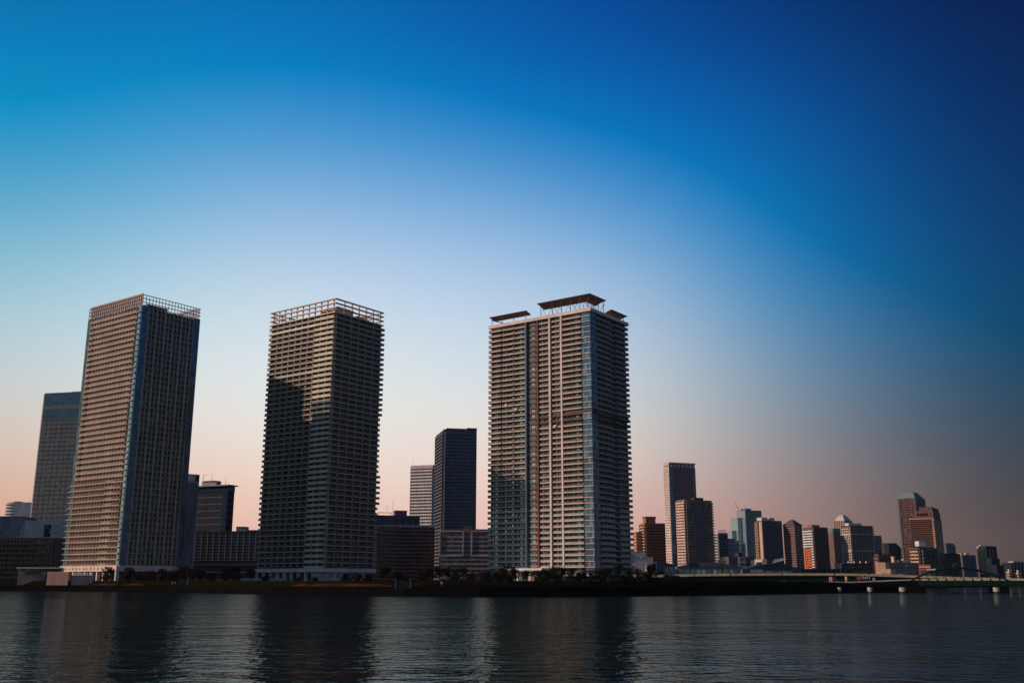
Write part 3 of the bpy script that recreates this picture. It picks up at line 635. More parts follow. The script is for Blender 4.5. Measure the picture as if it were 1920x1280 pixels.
# pale rounded block
p = at(5, 941, 1300); root = empty('office_block', (p.x, p.y, 0), 'pale hazy block with a rounded corner at the far left edge', 'building', 4)
wr = edge_w(p, Vector((math.cos(R(4)), math.sin(R(4)), 0)), 62)
pts = [(0, 30)] + [(14 - 14 * math.cos(t), 14 - 14 * math.sin(t)) for t in [i * math.pi / 16 for i in range(9)]] + [(wr, 0), (wr, 30)]
mb = MB(); mb.prism(pts, 0, p.z); mb.build('wall', M['whitegrey'], root)
ins = lambda k: [(x * (1 + .004) - .3, y - .15 if y < 20 else y) for x, y in pts]
for i in range(12):
    z = p.z - 4 - i * 4
    mb = MB(); mb.prism([(-.2, 18)] + [(14 - 14.2 * math.cos(t), 14 - 14.2 * math.sin(t)) for t in [j * math.pi / 16 for j in range(9)]] + [(16, .5), (16, 18)], z, z + 1.4); mb.build('window_band', M['winfar'], root)
mast(root, 30, 8, p.z, 8); mast(root, 46, 8, p.z, 6); roofbox(root, 30, wr, .3, .5, .2, .6, p.z, p.z + 1.5, M['grey'])
def small_windows(root, wl, wr, rects, m=None, side='R', name='window'):
    for (a, b, z0, z1) in rects:
        mb = MB(); mb.face(side, a * wr, b * wr, -.1, .12, z0, z1); mb.build(name, m or M['win'], root)
root, wl, wr, zt = bld('warehouse_block', 'blue grey windowless block at the left edge of the photo', 'building', -30, 967, 780, -45, 47, M['slate'], 1, None, None, rot=8, min_d=30)
z_ = lambda y, F=780: at(30, y, F).z
small_windows(root, wl, wr, [(.42, .48, z_(993), z_(986)), (.42, .48, z_(1003), z_(996)), (.8, .9, z_(987), z_(985)), (.86, .9, z_(994), z_(987.5)), (.8, .9, z_(999), z_(997)), (.86, .9, z_(1004), z_(999.5))])
root, wl, wr, zt = bld('warehouse_block', 'pale grey block with one tall dark opening below the glass office tower', 'building', 47, 975, 770, 40, 128, M['whitegrey'], 1, None, None, rot=10, min_d=30)
small_windows(root, wl, wr, [(.46, .62, z_(1007), z_(984)), (.7, .78, z_(988), z_(986.5)), (.7, .78, z_(1000), z_(998.5))])
root, wl, wr, zt = bld('apartment_block', 'low brown apartment block in front of the grey blocks, lower left', 'building', -40, 1007, 690, -60, 105, M['brown'], 9, None, BA(22, d=1.2, tm=M['brown'], pm=M['pinkbrown'], m=M['win'], rh=.34), rot=6, min_d=14)
# behind tower 1
root, wl, wr, zt = bld('apartment_tower', 'narrow dark tower edge showing just right of the left waterfront tower', 'apartment tower', 338, 810, 760, 330, 358.5, M['dgrey'], 40, None, RB(hf=.4, a=.1), rot=30)
root, wl, wr, zt = bld('data_centre', 'grey windowless slab building with diagonal pattern beside the left tower', 'building', 344, 887, 700, 330, 374.5, M['whitegrey'], 1, None, None, rot=46, m2=M['white'])
for i in range(9):
    mb = MB(); u = 1 + i * (wr - 2) / 9
    mb.poly([(u, -.12, GZ), (u + .7, -.12, GZ), (u + 1.9, -.12, zt - 6), (u + 1.2, -.12, zt - 6), (u, -.02, GZ), (u + .7, -.02, GZ), (u + 1.9, -.02, zt - 6), (u + 1.2, -.02, zt - 6)], [(0,1,2,3), (1,5,6,2), (4,0,3,7), (3,2,6,7), (4,5,1,0)]); mb.build('cladding_rib', M['dgrey'], root)
mb = MB(); mb.face('R', -.1, wr * .72, .01, .3, zt - 4.6, zt - .3); mb.build('painted_sunlit_band', M['white'], root)  # white band stands in for sunlight on the top strip
mb = MB(); mb.face('R', wr * .76, wr * .97, .01, .25, zt - 5, zt - .3); mb.build('louvre', M['black'], root)
root, wl, wr, zt = bld('office_block', 'dark office block with navy glass top band and roof masts between left and middle towers', 'office building', 428, 909, 900, 360, 440.5, M['navy'], 14,
    RB(hf=.12, m=M['black'], e=.12), RB(hf=.34, m=M['black']), rot=66, par=1)
zt_ = lambda y: at(428, y, 900).z
mb = MB(); mb.face('L', 0, wl, .01, .35, zt_(921), zt_(912)); mb.face('R', -.35, wr, .01, .35, zt_(921), zt_(912)); mb.build('glass_band', M['winblue'], root)
mb = MB(); mb.face('L', 0, 5.5, .01, .3, 10, zt_(921)); mb.build('glass_strip', M['winblue'], root)
mb = MB(); mb.box(-3, wr + 1.5, -2.5, wl, zt - .6, zt + .3); mb.build('roof_eave', M['grey'], root)
roofbox(root, wl, wr, .1, .8, .35, .75, zt, zt + 4, M['grey']); mb = MB(); mb.box(0, wr * .9, wl * .38, wl * .72, zt + 4.2, zt + 4.8); mb.build('helipad', M['purple'], root)
mast(root, 4, wl * .55, zt + 4, 9, .2); mast(root, 6, wl * .2, zt, 9, .2); mb = MB(); mb.bar((4, wl * .8, zt), (6, wl * .82, zt + 11), .2); mb.bar((6, wl * .82, zt + 11), (9, wl * .78, zt + 11.5), .15); mb.build('crane_arm', M['black'], root)
root, wl, wr, zt = bld('parking_block', 'wide grey block with pale frame grid between left and middle towers', 'building', 340, 995, 820, 330, 520, M['black'], 9, None, G(15, wf=.86, hf=.55, m=M['black'], tm=M['grey'], fin=1, sill=1, d=.9), rot=3, min_d=30, zb=22)
z_ = lambda y, F=820: at(440, y, F).z
for i in range(3):
    mb = MB(); mb.face('R', 2, wr - 2, .02, 1, 6 + i * 6, 7 + i * 6); mb.build('ramp_edge', M['dgrey'], root)
roofbox(root, wl, wr, .56, .66, .1, .5, zt, z_(986), M['grey']); mb = MB(); mb.box(wr * .68, wr, 1, 12, z_(994.5), z_(992.5)); [mb.box(wr * (.69 + .04 * i), wr * (.69 + .04 * i) + .5, 1.5, 2, zt - 1, z_(994.4)) for i in range(8)]; mb.build('roof_pergola', M['purple'], root)
# between tower 2 and tower 3
root, wl, wr, zt = bld('apartment_block', 'broad dark apartment block with zigzag arches under its set back top, beside middle tower', 'apartment block', 702, 983.5, 780, 697, 815, M['brown'], 15,
    BA(4, d=1, tm=M['pinkbrown'], m=M['win']), BA(14, d=1.3, tm=M['pinkbrown'], pm=M['brown'], m=M['win'], rh=.4, **{'in': -.3}), rot=14, par=1, m2=M['whitegrey'])
z_ = lambda y, F=785: at(750, y, F).z
mb = MB(); mb.box(.5, wr * .76, 3, 12, zt - 1, z_(967)); up = mb.build('upper_storey', M['dgrey'], root)
mb = MB(); mb.box(.2, wr * .76 + .3, 2.7, 12, z_(967), z_(965.5)); mb.build('roof', M['purple'], up)
for i in range(4):
    x = wr * .32 + i * 5.0; mb = MB(); mb.poly([(x, 2.8, z_(973)), (x + 5, 2.8, z_(973)), (x + 2.5, 2.8, z_(981)), (x, 3.0, z_(973)), (x + 5, 3.0, z_(973)), (x + 2.5, 3.0, z_(981))], [(0,2,1), (3,4,5), (0,3,5,2), (1,2,5,4), (0,1,4,3)]); mb.build('zigzag_panel', M['black'], up)
roofbox(root, wl, wr, .36, .56, .5, 1.2, z_(965.5), z_(955), M['purple'])
mb = MB(); [mb.box(3 + a, 3.4 + a, 4, 4.4, z_(965.5), z_(961)) for a in (0, 10)]; mb.box(3, 13.4, 4, 4.4, z_(961), z_(960)); mb.build('roof_frame', M['black'], root)
mast(root, wr * .22, 8, z_(955), 4.5, .15); mast(root, wr * .32, 8, z_(955), 8, .2)
root, wl, wr, zt = bld('apartment_tower', 'slim pale tower of white balconies beside the dark tower between middle and right towers', 'apartment tower', 812, 871, 1090, 770, 816.5, M['whitegrey'], 36,
    BA(8, d=1.3, tm=M['white'], pm=M['whitegrey'], m=M['winfar'], a=.02, rh=.4), RB(hf=.4), rot=72, par=3, m2=M['pinkslab'])
mast(root, 1, wl * .9, zt, 7)
root, wl, wr, zt = bld('apartment_tower', 'dark slate high-rise standing between the middle and right waterfront towers', 'apartment tower', 833, 804, 850, 817.5, 894, M['dgrey'], 44,
    BA(3, d=1.2, tm=M['dgrey'], pm=M['dgrey'], m=M['winfar'], rh=.42), BA(6, d=1.1, tm=M['slate'], pm=M['slate'], m=M['winfar'], rh=.42, **{'in': -.35}), rot=14, par=1.0)  # left face coloured darker than the right to hold down its sunlight
mb = MB(); mb.box(wr * .7, wr, -.8, wl * .6, zt, zt + 1.6); mb.build('roof_screen', M['dgrey'], root)
for i in range(6):
    mb = MB(); x = wr * (.08 + .1 * i); mb.box(x, x + 2.5, -.5, 4, zt - .1, zt + .9); mb.build('roof_block', M['dgrey'], root)
root, wl, wr, zt = bld('apartment_block', 'mid height apartment block with two pale framed balcony bays left of the right tower', 'apartment block', 824, 996, 760, 812, 930, M['brown'], 11,
    None, BA(9, d=1.0, tm=M['grey'], pm=M['pinkbrown'], m=M['win'], rh=.45), rot=2, min_d=20, par=1)
z_ = lambda y, F=760: at(870, y, F).z
for a0, a1 in ((.0, .43), (.56, 1)):
    mb = MB(); x0, x1 = a0 * wr, a1 * wr; za, zb_ = z_(1041), z_(996)
    mb.box(x0, x1, -1.5, -1.01, zb_ - .2, zb_ + .8); mb.box(x0, x1, -1.5, -1.01, za - .6, za + .3); mb.box(x0, x0 + .9, -1.5, -1.01, za + .3, zb_ - .2); mb.box(x1 - .9, x1, -1.5, -1.01, za + .3, zb_ - .2); mb.build('facade_frame', M['whitegrey'], root)
mb = MB(); mb.box(wr * .1, wr, 3, 9, z_(993), z_(991)); mb.build('roof_beam', M['dgrey'], root)
for x0 in (.12, .36, .66):
    mb = MB(); a = x0 * wr; L_ = wr * .26
    for i in range(8):
        t0, t1 = i / 8, (i + 1) / 8; h = lambda t: z_(996) + (z_(992.5) - z_(996)) * math.sin(math.pi * t)
        mb.bar((a + L_ * t0, 4, h(t0)), (a + L_ * t1, 4, h(t1)), .35, 5)
    mb.build('roof_arch', M['pinkbrown'], root)
roofbox(root, wl, wr, .44, .57, .1, .5, zt - .5, z_(987), M['pinkbrown'])
# right of tower 3
root, wl, wr, zt = bld('apartment_block', 'red brown stepped apartment block with a square roof turret right of the right tower', 'apartment block', 1209, 980, 1050, 1199, 1247, M['redbrick'], 20,
    BA(2, d=1.0, tm=M['tan'], pm=M['redbrick'], m=M['winfar']), BA(5, d=1.0, tm=M['redbrick'], pm=M['brown'], m=M['winfar'], rh=.4), rot=12, par=1)
z_ = lambda y, F=1060: at(1220, y, F).z
roofbox(root, wl, wr, .12, .6, .25, .8, zt, z_(971), M['redbrick'], 'turret'); mb = MB(); mb.box(wr * .1, wr * .62, wl * .2, wl * .85, z_(970.9), z_(968.5)); mb.build('turret_roof', M['brown'], root)
mb = MB(); mb.box(-7, -.01, wl * .4, wl, -1, z_(997)); st = mb.build('lower_wing', M['redbrick'], root)
for i in range(16):
    z = 5 + i * (z_(997) - 6) / 16; mb = MB(); mb.box(-8, -.1, wl * .4 - 1, wl * .4 - .01, z, z + 1.3); mb.box(-8, -7.01, wl * .4, wl, z, z + 1.3); mb.build('balcony', M['tan'], st)
root, wl, wr, zt = bld('apartment_tower', 'tallest slim tower on the right bank with an open crown and blue glass corners', 'apartment tower', 1254, 867, 1150, 1243, 1302.5, M['pinkbrown'], 46,
    G(3, wf=.7, hf=.42, m=M['win'], tm=M['pier_pale'], sill=1, d=.3), G(6, wf=.75, hf=.48, m=M['winfar'], tm=M['pinkbrown'], sill=1, a=.15, d=.5), rot=22, par=.1, zb=6)
z_ = lambda y, F=1150: at(1275, y, F).z
for a, b in ((.0, .13), (.87, 1.0)):
    mb = MB(); mb.face('R', wr * a - (.3 if a == 0 else 0), wr * b, -.2, .8, 3, z_(876)); mb.build('corner_glass', M['winblue'], root)
mb = MB(); mb.box(-.5, wr + .5, -.9, wl, zt - .9, zt + .6); mb.build('roof_slab', M['pinkslab'], root)
mb = MB(); mb.face('L', .1, wl, .001, .04, 3, z_(876)); mb.build('sunlit_face_panel', M['pier_pale'], root)  # pale sheet puts the sunlit look of the left face into its colour
mb = MB(); mb.face('L', .2, wl, -.2, .3, z_(876), zt - .9); mb.build('crown_wall', M['cream'], root)
for i in range(4):
    mb = MB(); u = 1.2 + i * (wl - 2) / 4; mb.face('L', u, u + (wl - 2) / 8, -.1, .36, z_(875), zt - 2); mb.build('crown_opening', M['win'], root)
for i in range(7):
    mb = MB(); u = wr * (.06 + .145 * i); mb.face('R', u - .3, u + 2.4, -.2, .22, z_(874.5), z_(870)); mb.build('crown_opening', M['hazeglass'], root)
root, wl, wr, zt = bld('apartment_tower', 'pale pinkish tower with serrated balconies in front of the tallest slim tower', 'apartment tower', 1284, 936, 1000, 1268, 1334.5, M['pinkbrown'], 29,
    BA(2, d=1.4, tm=M['pinktile'], pm=M['tan'], m=M['winfar'], rh=.55), None, rot=26, par=.6)
for a, b, n_ in ((.02, .33, 3), (.68, .98, 3)):
    fh = (zt - 5) / 29
    for k in range(29):
        z = 4 + k * fh; mb = MB(); mb.face('R', a * wr, b * wr + (1.3 if b > .9 else 0), .06, 1.4, z - .2, z + 1.35); mb.build('balcony', M['wallshade'], root)  # right balconies browner than the left: the shaded side put into colour
put_windows(root, [('R', a * wr, b * wr, -.3, .05, 5 + k * fh + .5, 5 + k * fh + 2.3) for k in range(28) for a, b in ((.03, .32), (.69, .97))], M['win'])
mb = MB(); mb.face('R', wr * .36, wr * .66, .01, .5, 3, zt - 1.2); mb.build('core_panel', M['dgrey'], root)
for i in range(5): mb = MB(); mb.face('R', wr * (.38 + .06 * i), wr * (.395 + .06 * i), .5, .7, 3, zt - 1.2); mb.build('panel_rib', M['pinkbrown'], root)
roofbox(root, wl, wr, .42, .75, .2, .6, zt - .6, at(1310, 931, 1000).z, M['black'])
root, wl, wr, zt = bld('apartment_block', 'slender pale block with scaffold-like roof clutter right of the pinkish tower', 'apartment block', 1346, 998, 1250, 1335.5, 1364, M['whitegrey'], 17,
    BA(2, d=1, tm=M['whitegrey'], m=M['winfar']), BA(3, d=1, tm=M['dgrey'], pm=M['dgrey'], m=M['winfar']), rot=12, par=.8)
for i in range(5): mb = MB(); x = wr * (.15 + .16 * i); mb.box(x, x + .4, 2, 2.4, zt - .5, zt + 3.5); mb.box(x - .8, x + 2.4, 2, 2.4, zt + 2.2 + (i % 2), zt + 2.5 + (i % 2)); mb.build('roof_frame', M['steel'], root)
root, wl, wr, zt = bld('office_block', 'hazy grey block seen in the gap left of the pale glass high-rise', 'building', 1364, 1009, 1900, 1362, 1378, M['slate'], 10, None, RB(hf=.3), rot=8, min_d=20)
# pale stepped glass tower
root, wl, wr, zt = bld('office_tower', 'pale teal stepped glass high-rise with a roof crane on the right skyline', 'office tower', 1397, 956, 1900, 1381, 1427.5, M['slate'], 30, GL(5, m=M['hazeglass'], tm=M['slate']), GL(9, m=M['winblue'], tm=M['slate']), rot=20, par=.5)
z_ = lambda y, F=1900: at(1400, y, F).z
q = (edge_w(Vector((root.location.x, root.location.y, zt)), Vector((-math.cos(R(20)), -math.sin(R(20)), 0)), 1378))
for (x, y1, k) in ((-9, 969, .45), (-17, 993, .75)):
    mb = MB(); mb.box(x, -.05 if x > -10 else -9.05, wl * k, wl + 8, -1, z_(y1)); w_ = mb.build('lower_wing', M['hazeglass'], root)
    for i in range(8):
        z = z_(y1) - 4 - i * 8; mb = MB(); mb.box(x - .1, -.1 if x > -10 else -9.1, wl * k - .2, wl * k - .01, z, z + 1.2); mb.build('floor_band', M['slate'], w_)
roofbox(root, wl, wr, .1, .42, .1, .7, zt - .5, zt + 3.5, M['slate']); mb = MB(); mb.bar((-3, wl * .6, zt), (-3, wl * .6, zt + 6), .5); mb.bar((-3, wl * .6, zt + 4), (-11, wl * .6, zt + 14), .4); mb.build('tower_crane', M['redpaint'], root); mast(root, 1, wl * .1, zt, 9, .4)
root, wl, wr, zt = bld('apartment_tower', 'blocky dark tower with a sunlit punched left face and cream roof boxes', 'apartment tower', 1429, 975, 1150, 1411.5, 1465.5, M['dgrey'], 22,
    G(5, wf=.55, hf=.5, m=M['win'], tm=M['tan'], sill=1, fin=1, d=.4), G(9, wf=.7, hf=.5, m=M['winfar'], tm=M['slate'], fin=1, d=.4), rot=24, par=1)
mb = MB(); mb.face('L', .1, wl * .3, .05, .9, 3, zt - 1.5); mb.build('stair_core', M['tan'], root); mb = MB(); mb.face('L', wl * .34, wl * .46, .05, .7, 3, zt - 1.5); mb.build('dark_recess', M['black'], root)
roofbox(root, wl, wr, .02, .32, .1, .6, zt - .5, at(1440, 969.5, 1150).z, M['cream']); roofbox(root, wl, wr, .42, .68, .1, .6, zt - .5, at(1440, 969.5, 1150).z, M['cream'])
def hip(root, wl, wr, z0, z1, m, i0=.25, i1=.75, j0=.25, j1=.75, ov=1.0):
    a = [(-ov, -ov), (wr + ov, -ov), (wr + ov, wl + ov), (-ov, wl + ov)]; b = [(wr * i0, wl * j0), (wr * i1, wl * j0), (wr * i1, wl * j1), (wr * i0, wl * j1)]
    mb = MB(); mb.prism(a, z0, z1, b); return mb.build('hip_roof', m, root)
root, wl, wr, zt = bld('apartment_tower', 'brown tower with a dark pyramid roof on the right skyline', 'apartment tower', 1489, 984, 1150, 1468, 1503.5, M['pinkbrown'], 24,
    RB(hf=.4, m=M['winfar']), RB(hf=.5, m=M['win']), rot=40, par=.2)
hip(root, wl, wr, zt, at(1485, 973, 1150).z, M['brown'], .4, .6, .4, .6)
root, wl, wr, zt = bld('apartment_tower', 'orange and black tower with white balcony ends and a red roof box', 'apartment tower', 1524, 987.5, 1050, 1505.5, 1551.5, M['dgrey'], 21,
    None, BA(5, d=.8, tm=M['black'], pm=M['maroon'], m=M['winfar']), rot=24, par=.8)
fh = (zt - 6) / 21; cut = 3 + 14 * fh
mb = MB(); mb.face('L', wl * .28, wl, .01, .3, 3, cut); mb.build('orange_cladding', M['orange'], root)
put_windows(root, [('L', wl * (.33 + .165 * c), wl * (.43 + .165 * c), .2, .4, 4.2 + k * fh, 4.2 + k * fh + fh * .5) for k in range(14) for c in range(4)], M['win'], limit=80)
for k in range(21):
    z = 4 + k * fh; mb = MB(); mb.face('L', .1, wl * (.2 if z < cut else 1), .31, 1.3, z - .1, z + 1.1); mb.build('balcony', M['whiterail'], root)
roofbox(root, wl, wr, .1, .6, .2, .7, zt - .5, at(1535, 983, 1050).z, M['redbrick'])
root, wl, wr, zt = bld('apartment_tower', 'grey green chamfered tower behind the orange tower', 'apartment tower', 1562, 996, 1200, 1551, 1580, M['pinkbrown'], 22, G(4, wf=.5, m=M['winfar'], tm=M['pinkbrown'], sill=1), G(4, wf=.6, m=M['winfar'], tm=M['dgrey'], sill=1), rot=34, par=.1)
hip(root, wl, wr, zt, at(1565, 989.5, 1200).z, M['copper'], .12, .75, .2, .8, 0)
root, wl, wr, zt = bld('apartment_tower', 'tower with a small grey glass hip roof rising behind the white framed tower', 'apartment tower', 1583, 975, 1500, 1561.5, 1598, M['pinkbrown'], 27, G(6, wf=.6, m=M['winfar'], tm=M['cream'], fin=1), G(5, wf=.6, m=M['winteal'], tm=M['slate'], fin=1), rot=36, par=.2)
hip(root, wl, wr, zt, at(1580, 964.5, 1500).z, M['whitegrey'], .3, .7, .3, .65, -1)
root, wl, wr, zt = bld('apartment_tower', 'broad white framed tower with navy glass right face on the right skyline', 'apartment tower', 1594, 984.5, 1050, 1576.5, 1636, M['navy'], 22,
    G(5, wf=.55, hf=.55, m=M['win'], tm=M['cream'], sill=1, fin=1, d=.8), G(7, wf=.9, hf=.8, m=M['winfar'], tm=M['grey'], fin=1, d=.25), rot=20, par=.5)
for yy in (1001, 1032): mb = MB(); z = at(1594, yy, 1050).z; mb.face('R', -.9, wr, .02, .7, z - .4, z + .4); mb.face('L', 0, wl, .02, .95, z - .8, z + .8); mb.build('frame_band', M['whitegrey'], root)
roofbox(root, wl, wr, .02, .6, .2, .6, zt - .5, at(1600, 980, 1050).z, M['cream'])
fh = (zt - 5) / 22
for k in range(22): mb = MB(); z = 4 + k * fh; mb.box(wr + .01, wr + 1.4, -.5, 6, z, z + 1.1); mb.build('balcony', M['dgrey'], root)
bld('office_block', 'hazy slate block right behind the white framed tower', 'building', 1637, 1003.5, 1500, 1630, 1652, M['navy'], 14, None, BA(3, d=1.2, tm=M['slate'], m=M['winfar']), rot=12)
bld('office_block', 'orange lit stone block in the gap left of the dark wedge block', 'building', 1654, 1017.5, 1700, 1650, 1676, M['tan'], 6, None, G(3, wf=.2, hf=.7), rot=16, min_d=25)
root, wl, wr, zt = bld('office_block', 'dark wedge topped block in front of the hip roofed skyscraper', 'building', 1666, 1017.5, 1350, 1660, 1680, M['navy'], 10, None, RB(hf=.3), rot=14, min_d=10)
mb = MB(); w2 = 14; mb.poly([(wr + .02, 0, 0), (wr + w2, 0, 0), (wr + w2, 0, zt - 13), (wr + .02, 0, zt), (wr + .02, 20, 0), (wr + w2, 20, 0), (wr + w2, 20, zt - 13), (wr + .02, 20, zt)], [(0,1,2,3), (7,6,5,4), (3,2,6,7), (1,5,6,2), (0,3,7,4)]); mb.build('wedge_wing', M['navy'], root)
# hip roofed skyscraper and its neighbour
root, wl, wr, zt = bld('apartment_tower', 'tall dark skyscraper with a pale green hip roof near the right edge', 'apartment tower', 1716, 932.5, 1200, 1682.5, 1734, M['darkpink'], 34,
    G(6, wf=.5, hf=.5, m=M['win'], tm=M['darkpink'], fin=1, a=.12, d=.5), G(5, wf=.8, hf=.7, m=M['winblue'], tm=M['slate'], fin=1), rot=46, par=.2)
hip(root, wl, wr, zt, at(1705, 922, 1200).z, M['copper'], .1, .55, .15, .72, -.5)
fh = (zt - 4) / 34
for k in range(34): mb = MB(); z = 3 + k * fh; mb.face('L', wl * .89, wl + .8, .01, 1.2, z, z + 1.5); mb.face('L', .1, wl * .05, .01, .8, z, z + 1.2); mb.build('balcony', M['copper'], root)
root, wl, wr, zt = bld('apartment_tower', 'dark brown tower with set back top tiers right of the hip roofed skyscraper', 'apartment tower', 1751, 970, 1050, 1705, 1765, M['brown'], 30,
    BA(9, d=.9, tm=M['darkpink'], pm=M['brown'], m=M['winfar'], rh=.3), RB(hf=.5, m=M['win']), rot=58, par=.5)
z_ = lambda y: at(1750, y, 1055).z
mb = MB(); mb.box(1, wr - 1, .6, wl - 4, zt - .5, z_(957)); tier = mb.build('upper_tier', M['darkpink'], root)
for i in range(5): mb = MB(); mb.box(.9, .98, 3 + i * (wl - 10) / 5, 3 + (i + .75) * (wl - 10) / 5, zt + 2, zt + 5); mb.build('tier_window', M['win'], tier)
mb = MB(); mb.box(2.5, wr - 1.5, 1.5, wl - 10, z_(957), z_(950)); mb.build('top_tier', M['brown'], root)
mb = MB(); mb.face('L', -.3, wl, .02, 1.2, zt - 1.2, zt - .4); mb.build('cornice', M['tan'], root)
fh = (zt - 5) / 30
for k in range(30): mb = MB(); z = 4 + k * fh; mb.face('L', .1, 2.2, .95, 1.7, z, z + 1.3); mb.build('corner_balcony', M['tan'], root)
root, wl, wr, zt = bld('apartment_block', 'mid height brown block with a zigzag lit stair edge below the set back tower', 'apartment block', 1722, 1026, 960, 1706, 1757, M['dgrey'], 10,
    BA(3, d=.9, tm=M['tan'], pm=M['pinkbrown'], m=M['win']), BA(4, d=.8, tm=M['black'], pm=M['dgrey'], m=M['winfar']), rot=24, par=.5)
fh = (zt - 5) / 10
for k in range(10): mb = MB(); z = 4 + k * fh; mb.box(wr * .12, wr * .18, -1.6, -.81, z, z + 1.8); mb.build('stair_landing', M['cream'], root)
mb = MB(); mb.box(wr * .05, wr * .42, 0, 5, at(1730, 1023, 960).z, at(1730, 1014, 960).z); sg = mb.build('roof_sign_board', M['white'], root)
mb = MB(); [mb.bar((wr * x, 2, zt - .5), (wr * x, 2, at(1730, 1023, 960).z), .15) for x in (.08, .38)]; mb.bar((wr * .1, -1, zt + 1), (wr * .5, -1, zt - 1.5), .25); mb.build('sign_frame', M['steel'], sg)
root, wl, wr, zt = bld('office_block', 'hazy office block with a notched round crown right of the dark towers', 'building', 1773, 1021, 1500, 1766, 1791, M['slate'], 16, RB(hf=.4), G(6, wf=.5, hf=.6, tm=M['slate'], fin=1), rot=18, par=.2, min_d=20)
for i in range(4): mb = MB(); x = wr * (.04 + .25 * i); mb.box(x, x + wr * .18, 2, 14, zt, at(1775, 1017, 1500).z - (.8 if i in (0, 3) else 0)); mb.build('crown_block', M['slate'], root)
bld('office_block', 'plain navy box building in the foreground right of the dark towers', 'building', 1771, 1037.5, 1100, 1769, 1800, M['navy'], 9, None, RB(hf=.3, m=M['winfar']), rot=14, min_d=20)
root, wl, wr, zt = bld('office_block', 'black box building with two small sunlit roof boxes', 'building', 1804, 1040, 1200, 1800.5, 1829, M['dgrey'], 9, None, G(5, wf=.3, hf=.5), rot=16, min_d=14)
roofbox(root, wl, wr, .0, .15, .1, .8, zt - .5, at(1810, 1036.5, 1200).z, M['tan']); roofbox(root, wl, wr, .36, .58, .1, .8, zt - .5, at(1810, 1036.5, 1200).z, M['tan'])
# stepped building: sunlight put into the tan of its left faces, navy elsewhere
root, wl, wr, zt = bld('office_block', 'stepped tan stone office block coloured as sunlit on its left near the right edge', 'office building', 1848, 1023, 1100, 1831.5, 1868, M['navy'], 12, None, None, rot=34, par=.3)
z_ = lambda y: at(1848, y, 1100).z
mb = MB(); mb.face('L', 0, wl, .01, .5, z_(1076), zt); mb.build('sunlit_stone_face', M['tan'], root)
put_windows(root, [('L', wl * .08, wl * .95, .3, .6, z_(1033 + i * 4.1), z_(1031.4 + i * 4.1)) for i in range(10)], M['win'])
for i, (y, x0) in enumerate(((1046, 7), (1059, 14))):
    mb = MB(); mb.box(-.5, 0 - .001 + 0, 0, .01, 0, .01) if False else None
    mb.box(-.52, x0 * .9, -x0 * .75, -.01 if i == 0 else -5.26, -1, z_(y)); w_ = mb.build('lower_step', M['navy'], root)
    mb = MB(); mb.box(-.75, -.53, -x0 * .75, -.01 if i == 0 else -5.26, 0, z_(y)); mb.build('sunlit_stone_face', M['tan'], w_)
    mb = MB(); mb.box(wr * .5, wr + x0 * .5, .01, 12, -1, z_(y)) if i == 0 else mb.box(wr + 3.6, wr + 9, .02, 12, -1, z_(y)); mb.build('rear_step', M['navy'], root)
put_windows(root, [('R', wr * a, wr * a + .8, -.2, .12, z_(1045), z_(1029)) for a in (.3, .6)], M['tan'], name='light_strip')
mb = MB(); mb.bar((2, 8, zt - .3), (2, 8, zt + 1.4), .8, 10); mb.build('roof_tank', M['white'], root)
root, wl, wr, zt = bld('office_block', 'dark low block with vertical pale strips at the extreme right edge', 'building', 1896, 1054, 1400, 1893, 1935, M['navy'], 5, None, G(6, wf=.15, hf=.95, m=M['whitegrey']), rot=12, min_d=20)
roofbox(root, wl, wr, .15, .6, .1, .6, zt - .4, zt + 1.8, M['whitegrey'])
for (x0, x1, y, t) in ((1886, 1898, 1071, 'small cream stepped building at the river edge, left one of two'), (1903, 1915, 1073, 'small cream curved building at the river edge, right one of two')):
    root, wl, wr, zt = bld('small_building', t, 'building', (x0 + x1) / 2, y, 1300, x0, x1, M['tan'], 4, RB(hf=.4), RB(hf=.4), rot=40)
    roofbox(root, wl, wr, .1, .45, .1, .5, zt - .5, zt + 3, M['cream'])
# ================================================================ low buildings in front on the right bank
root, wl, wr, zt = bld('school_building', 'pale grey hall with an upper window row touching the right tower', 'building', 1176, 1044, 720, 1170, 1224, M['whitegrey'], 1, None, None, rot=4, min_d=20)
z_ = lambda y, F=720: at(1200, y, F).z
mb = MB(); mb.box(0, wr * .68, .5, 14, zt - .8, z_(1034)); mb.build('upper_storey', M['whitegrey'], root)
for a, b in ((.12, .27), (.32, .43), (.49, .66)): mb = MB(); mb.face('R', a * wr, b * wr, -.1, .12, z_(1047), z_(1040)); mb.build('window', M['winteal'], root)
for a in (.28, .74): mb = MB(); mb.bar((a * wr, -.6, 3), (a * wr, -.6, z_(1052)), .25); mb.build('downpipe', M['tan'], root)
def gym(label, x0, x1, yb, yt, F, wall, roofm, name='gymnasium', nw=6, teal=True):
    p = at(x0, yb, F); q = at(x1, yb, F); L_ = q.x - p.x; h = at(x0, yt, F).z - p.z
    root = empty(name, (p.x, p.y, 0), label, 'building')
    mb = MB(); mb.box(0, L_, 0, 25, -1, p.z); mb.build('wall', wall, root)
    pts = [(L_ * i / 14, p.z + h * math.sin(math.pi * i / 14)) for i in range(15)]
    mb = MB(); n_ = 15; mb.poly([(x, -.6, z) for x, z in pts] + [(x, 25, z) for x, z in pts], [(i, i + 1, n_ + i + 1, n_ + i) for i in range(14)] + [tuple(range(n_ - 1, -1, -1)), tuple(range(n_, 2 * n_))]); mb.build('arched_roof', roofm, root)
    for i in range(nw):
        mb = MB(); mb.face('R', L_ * (.06 + .9 * i / nw), L_ * (.06 + .9 * (i + .75) / nw), -.1, .12, p.z - 6, p.z - 1.5); mb.build('window', M['winteal'] if teal else M['win'], root)
    return root, L_, p
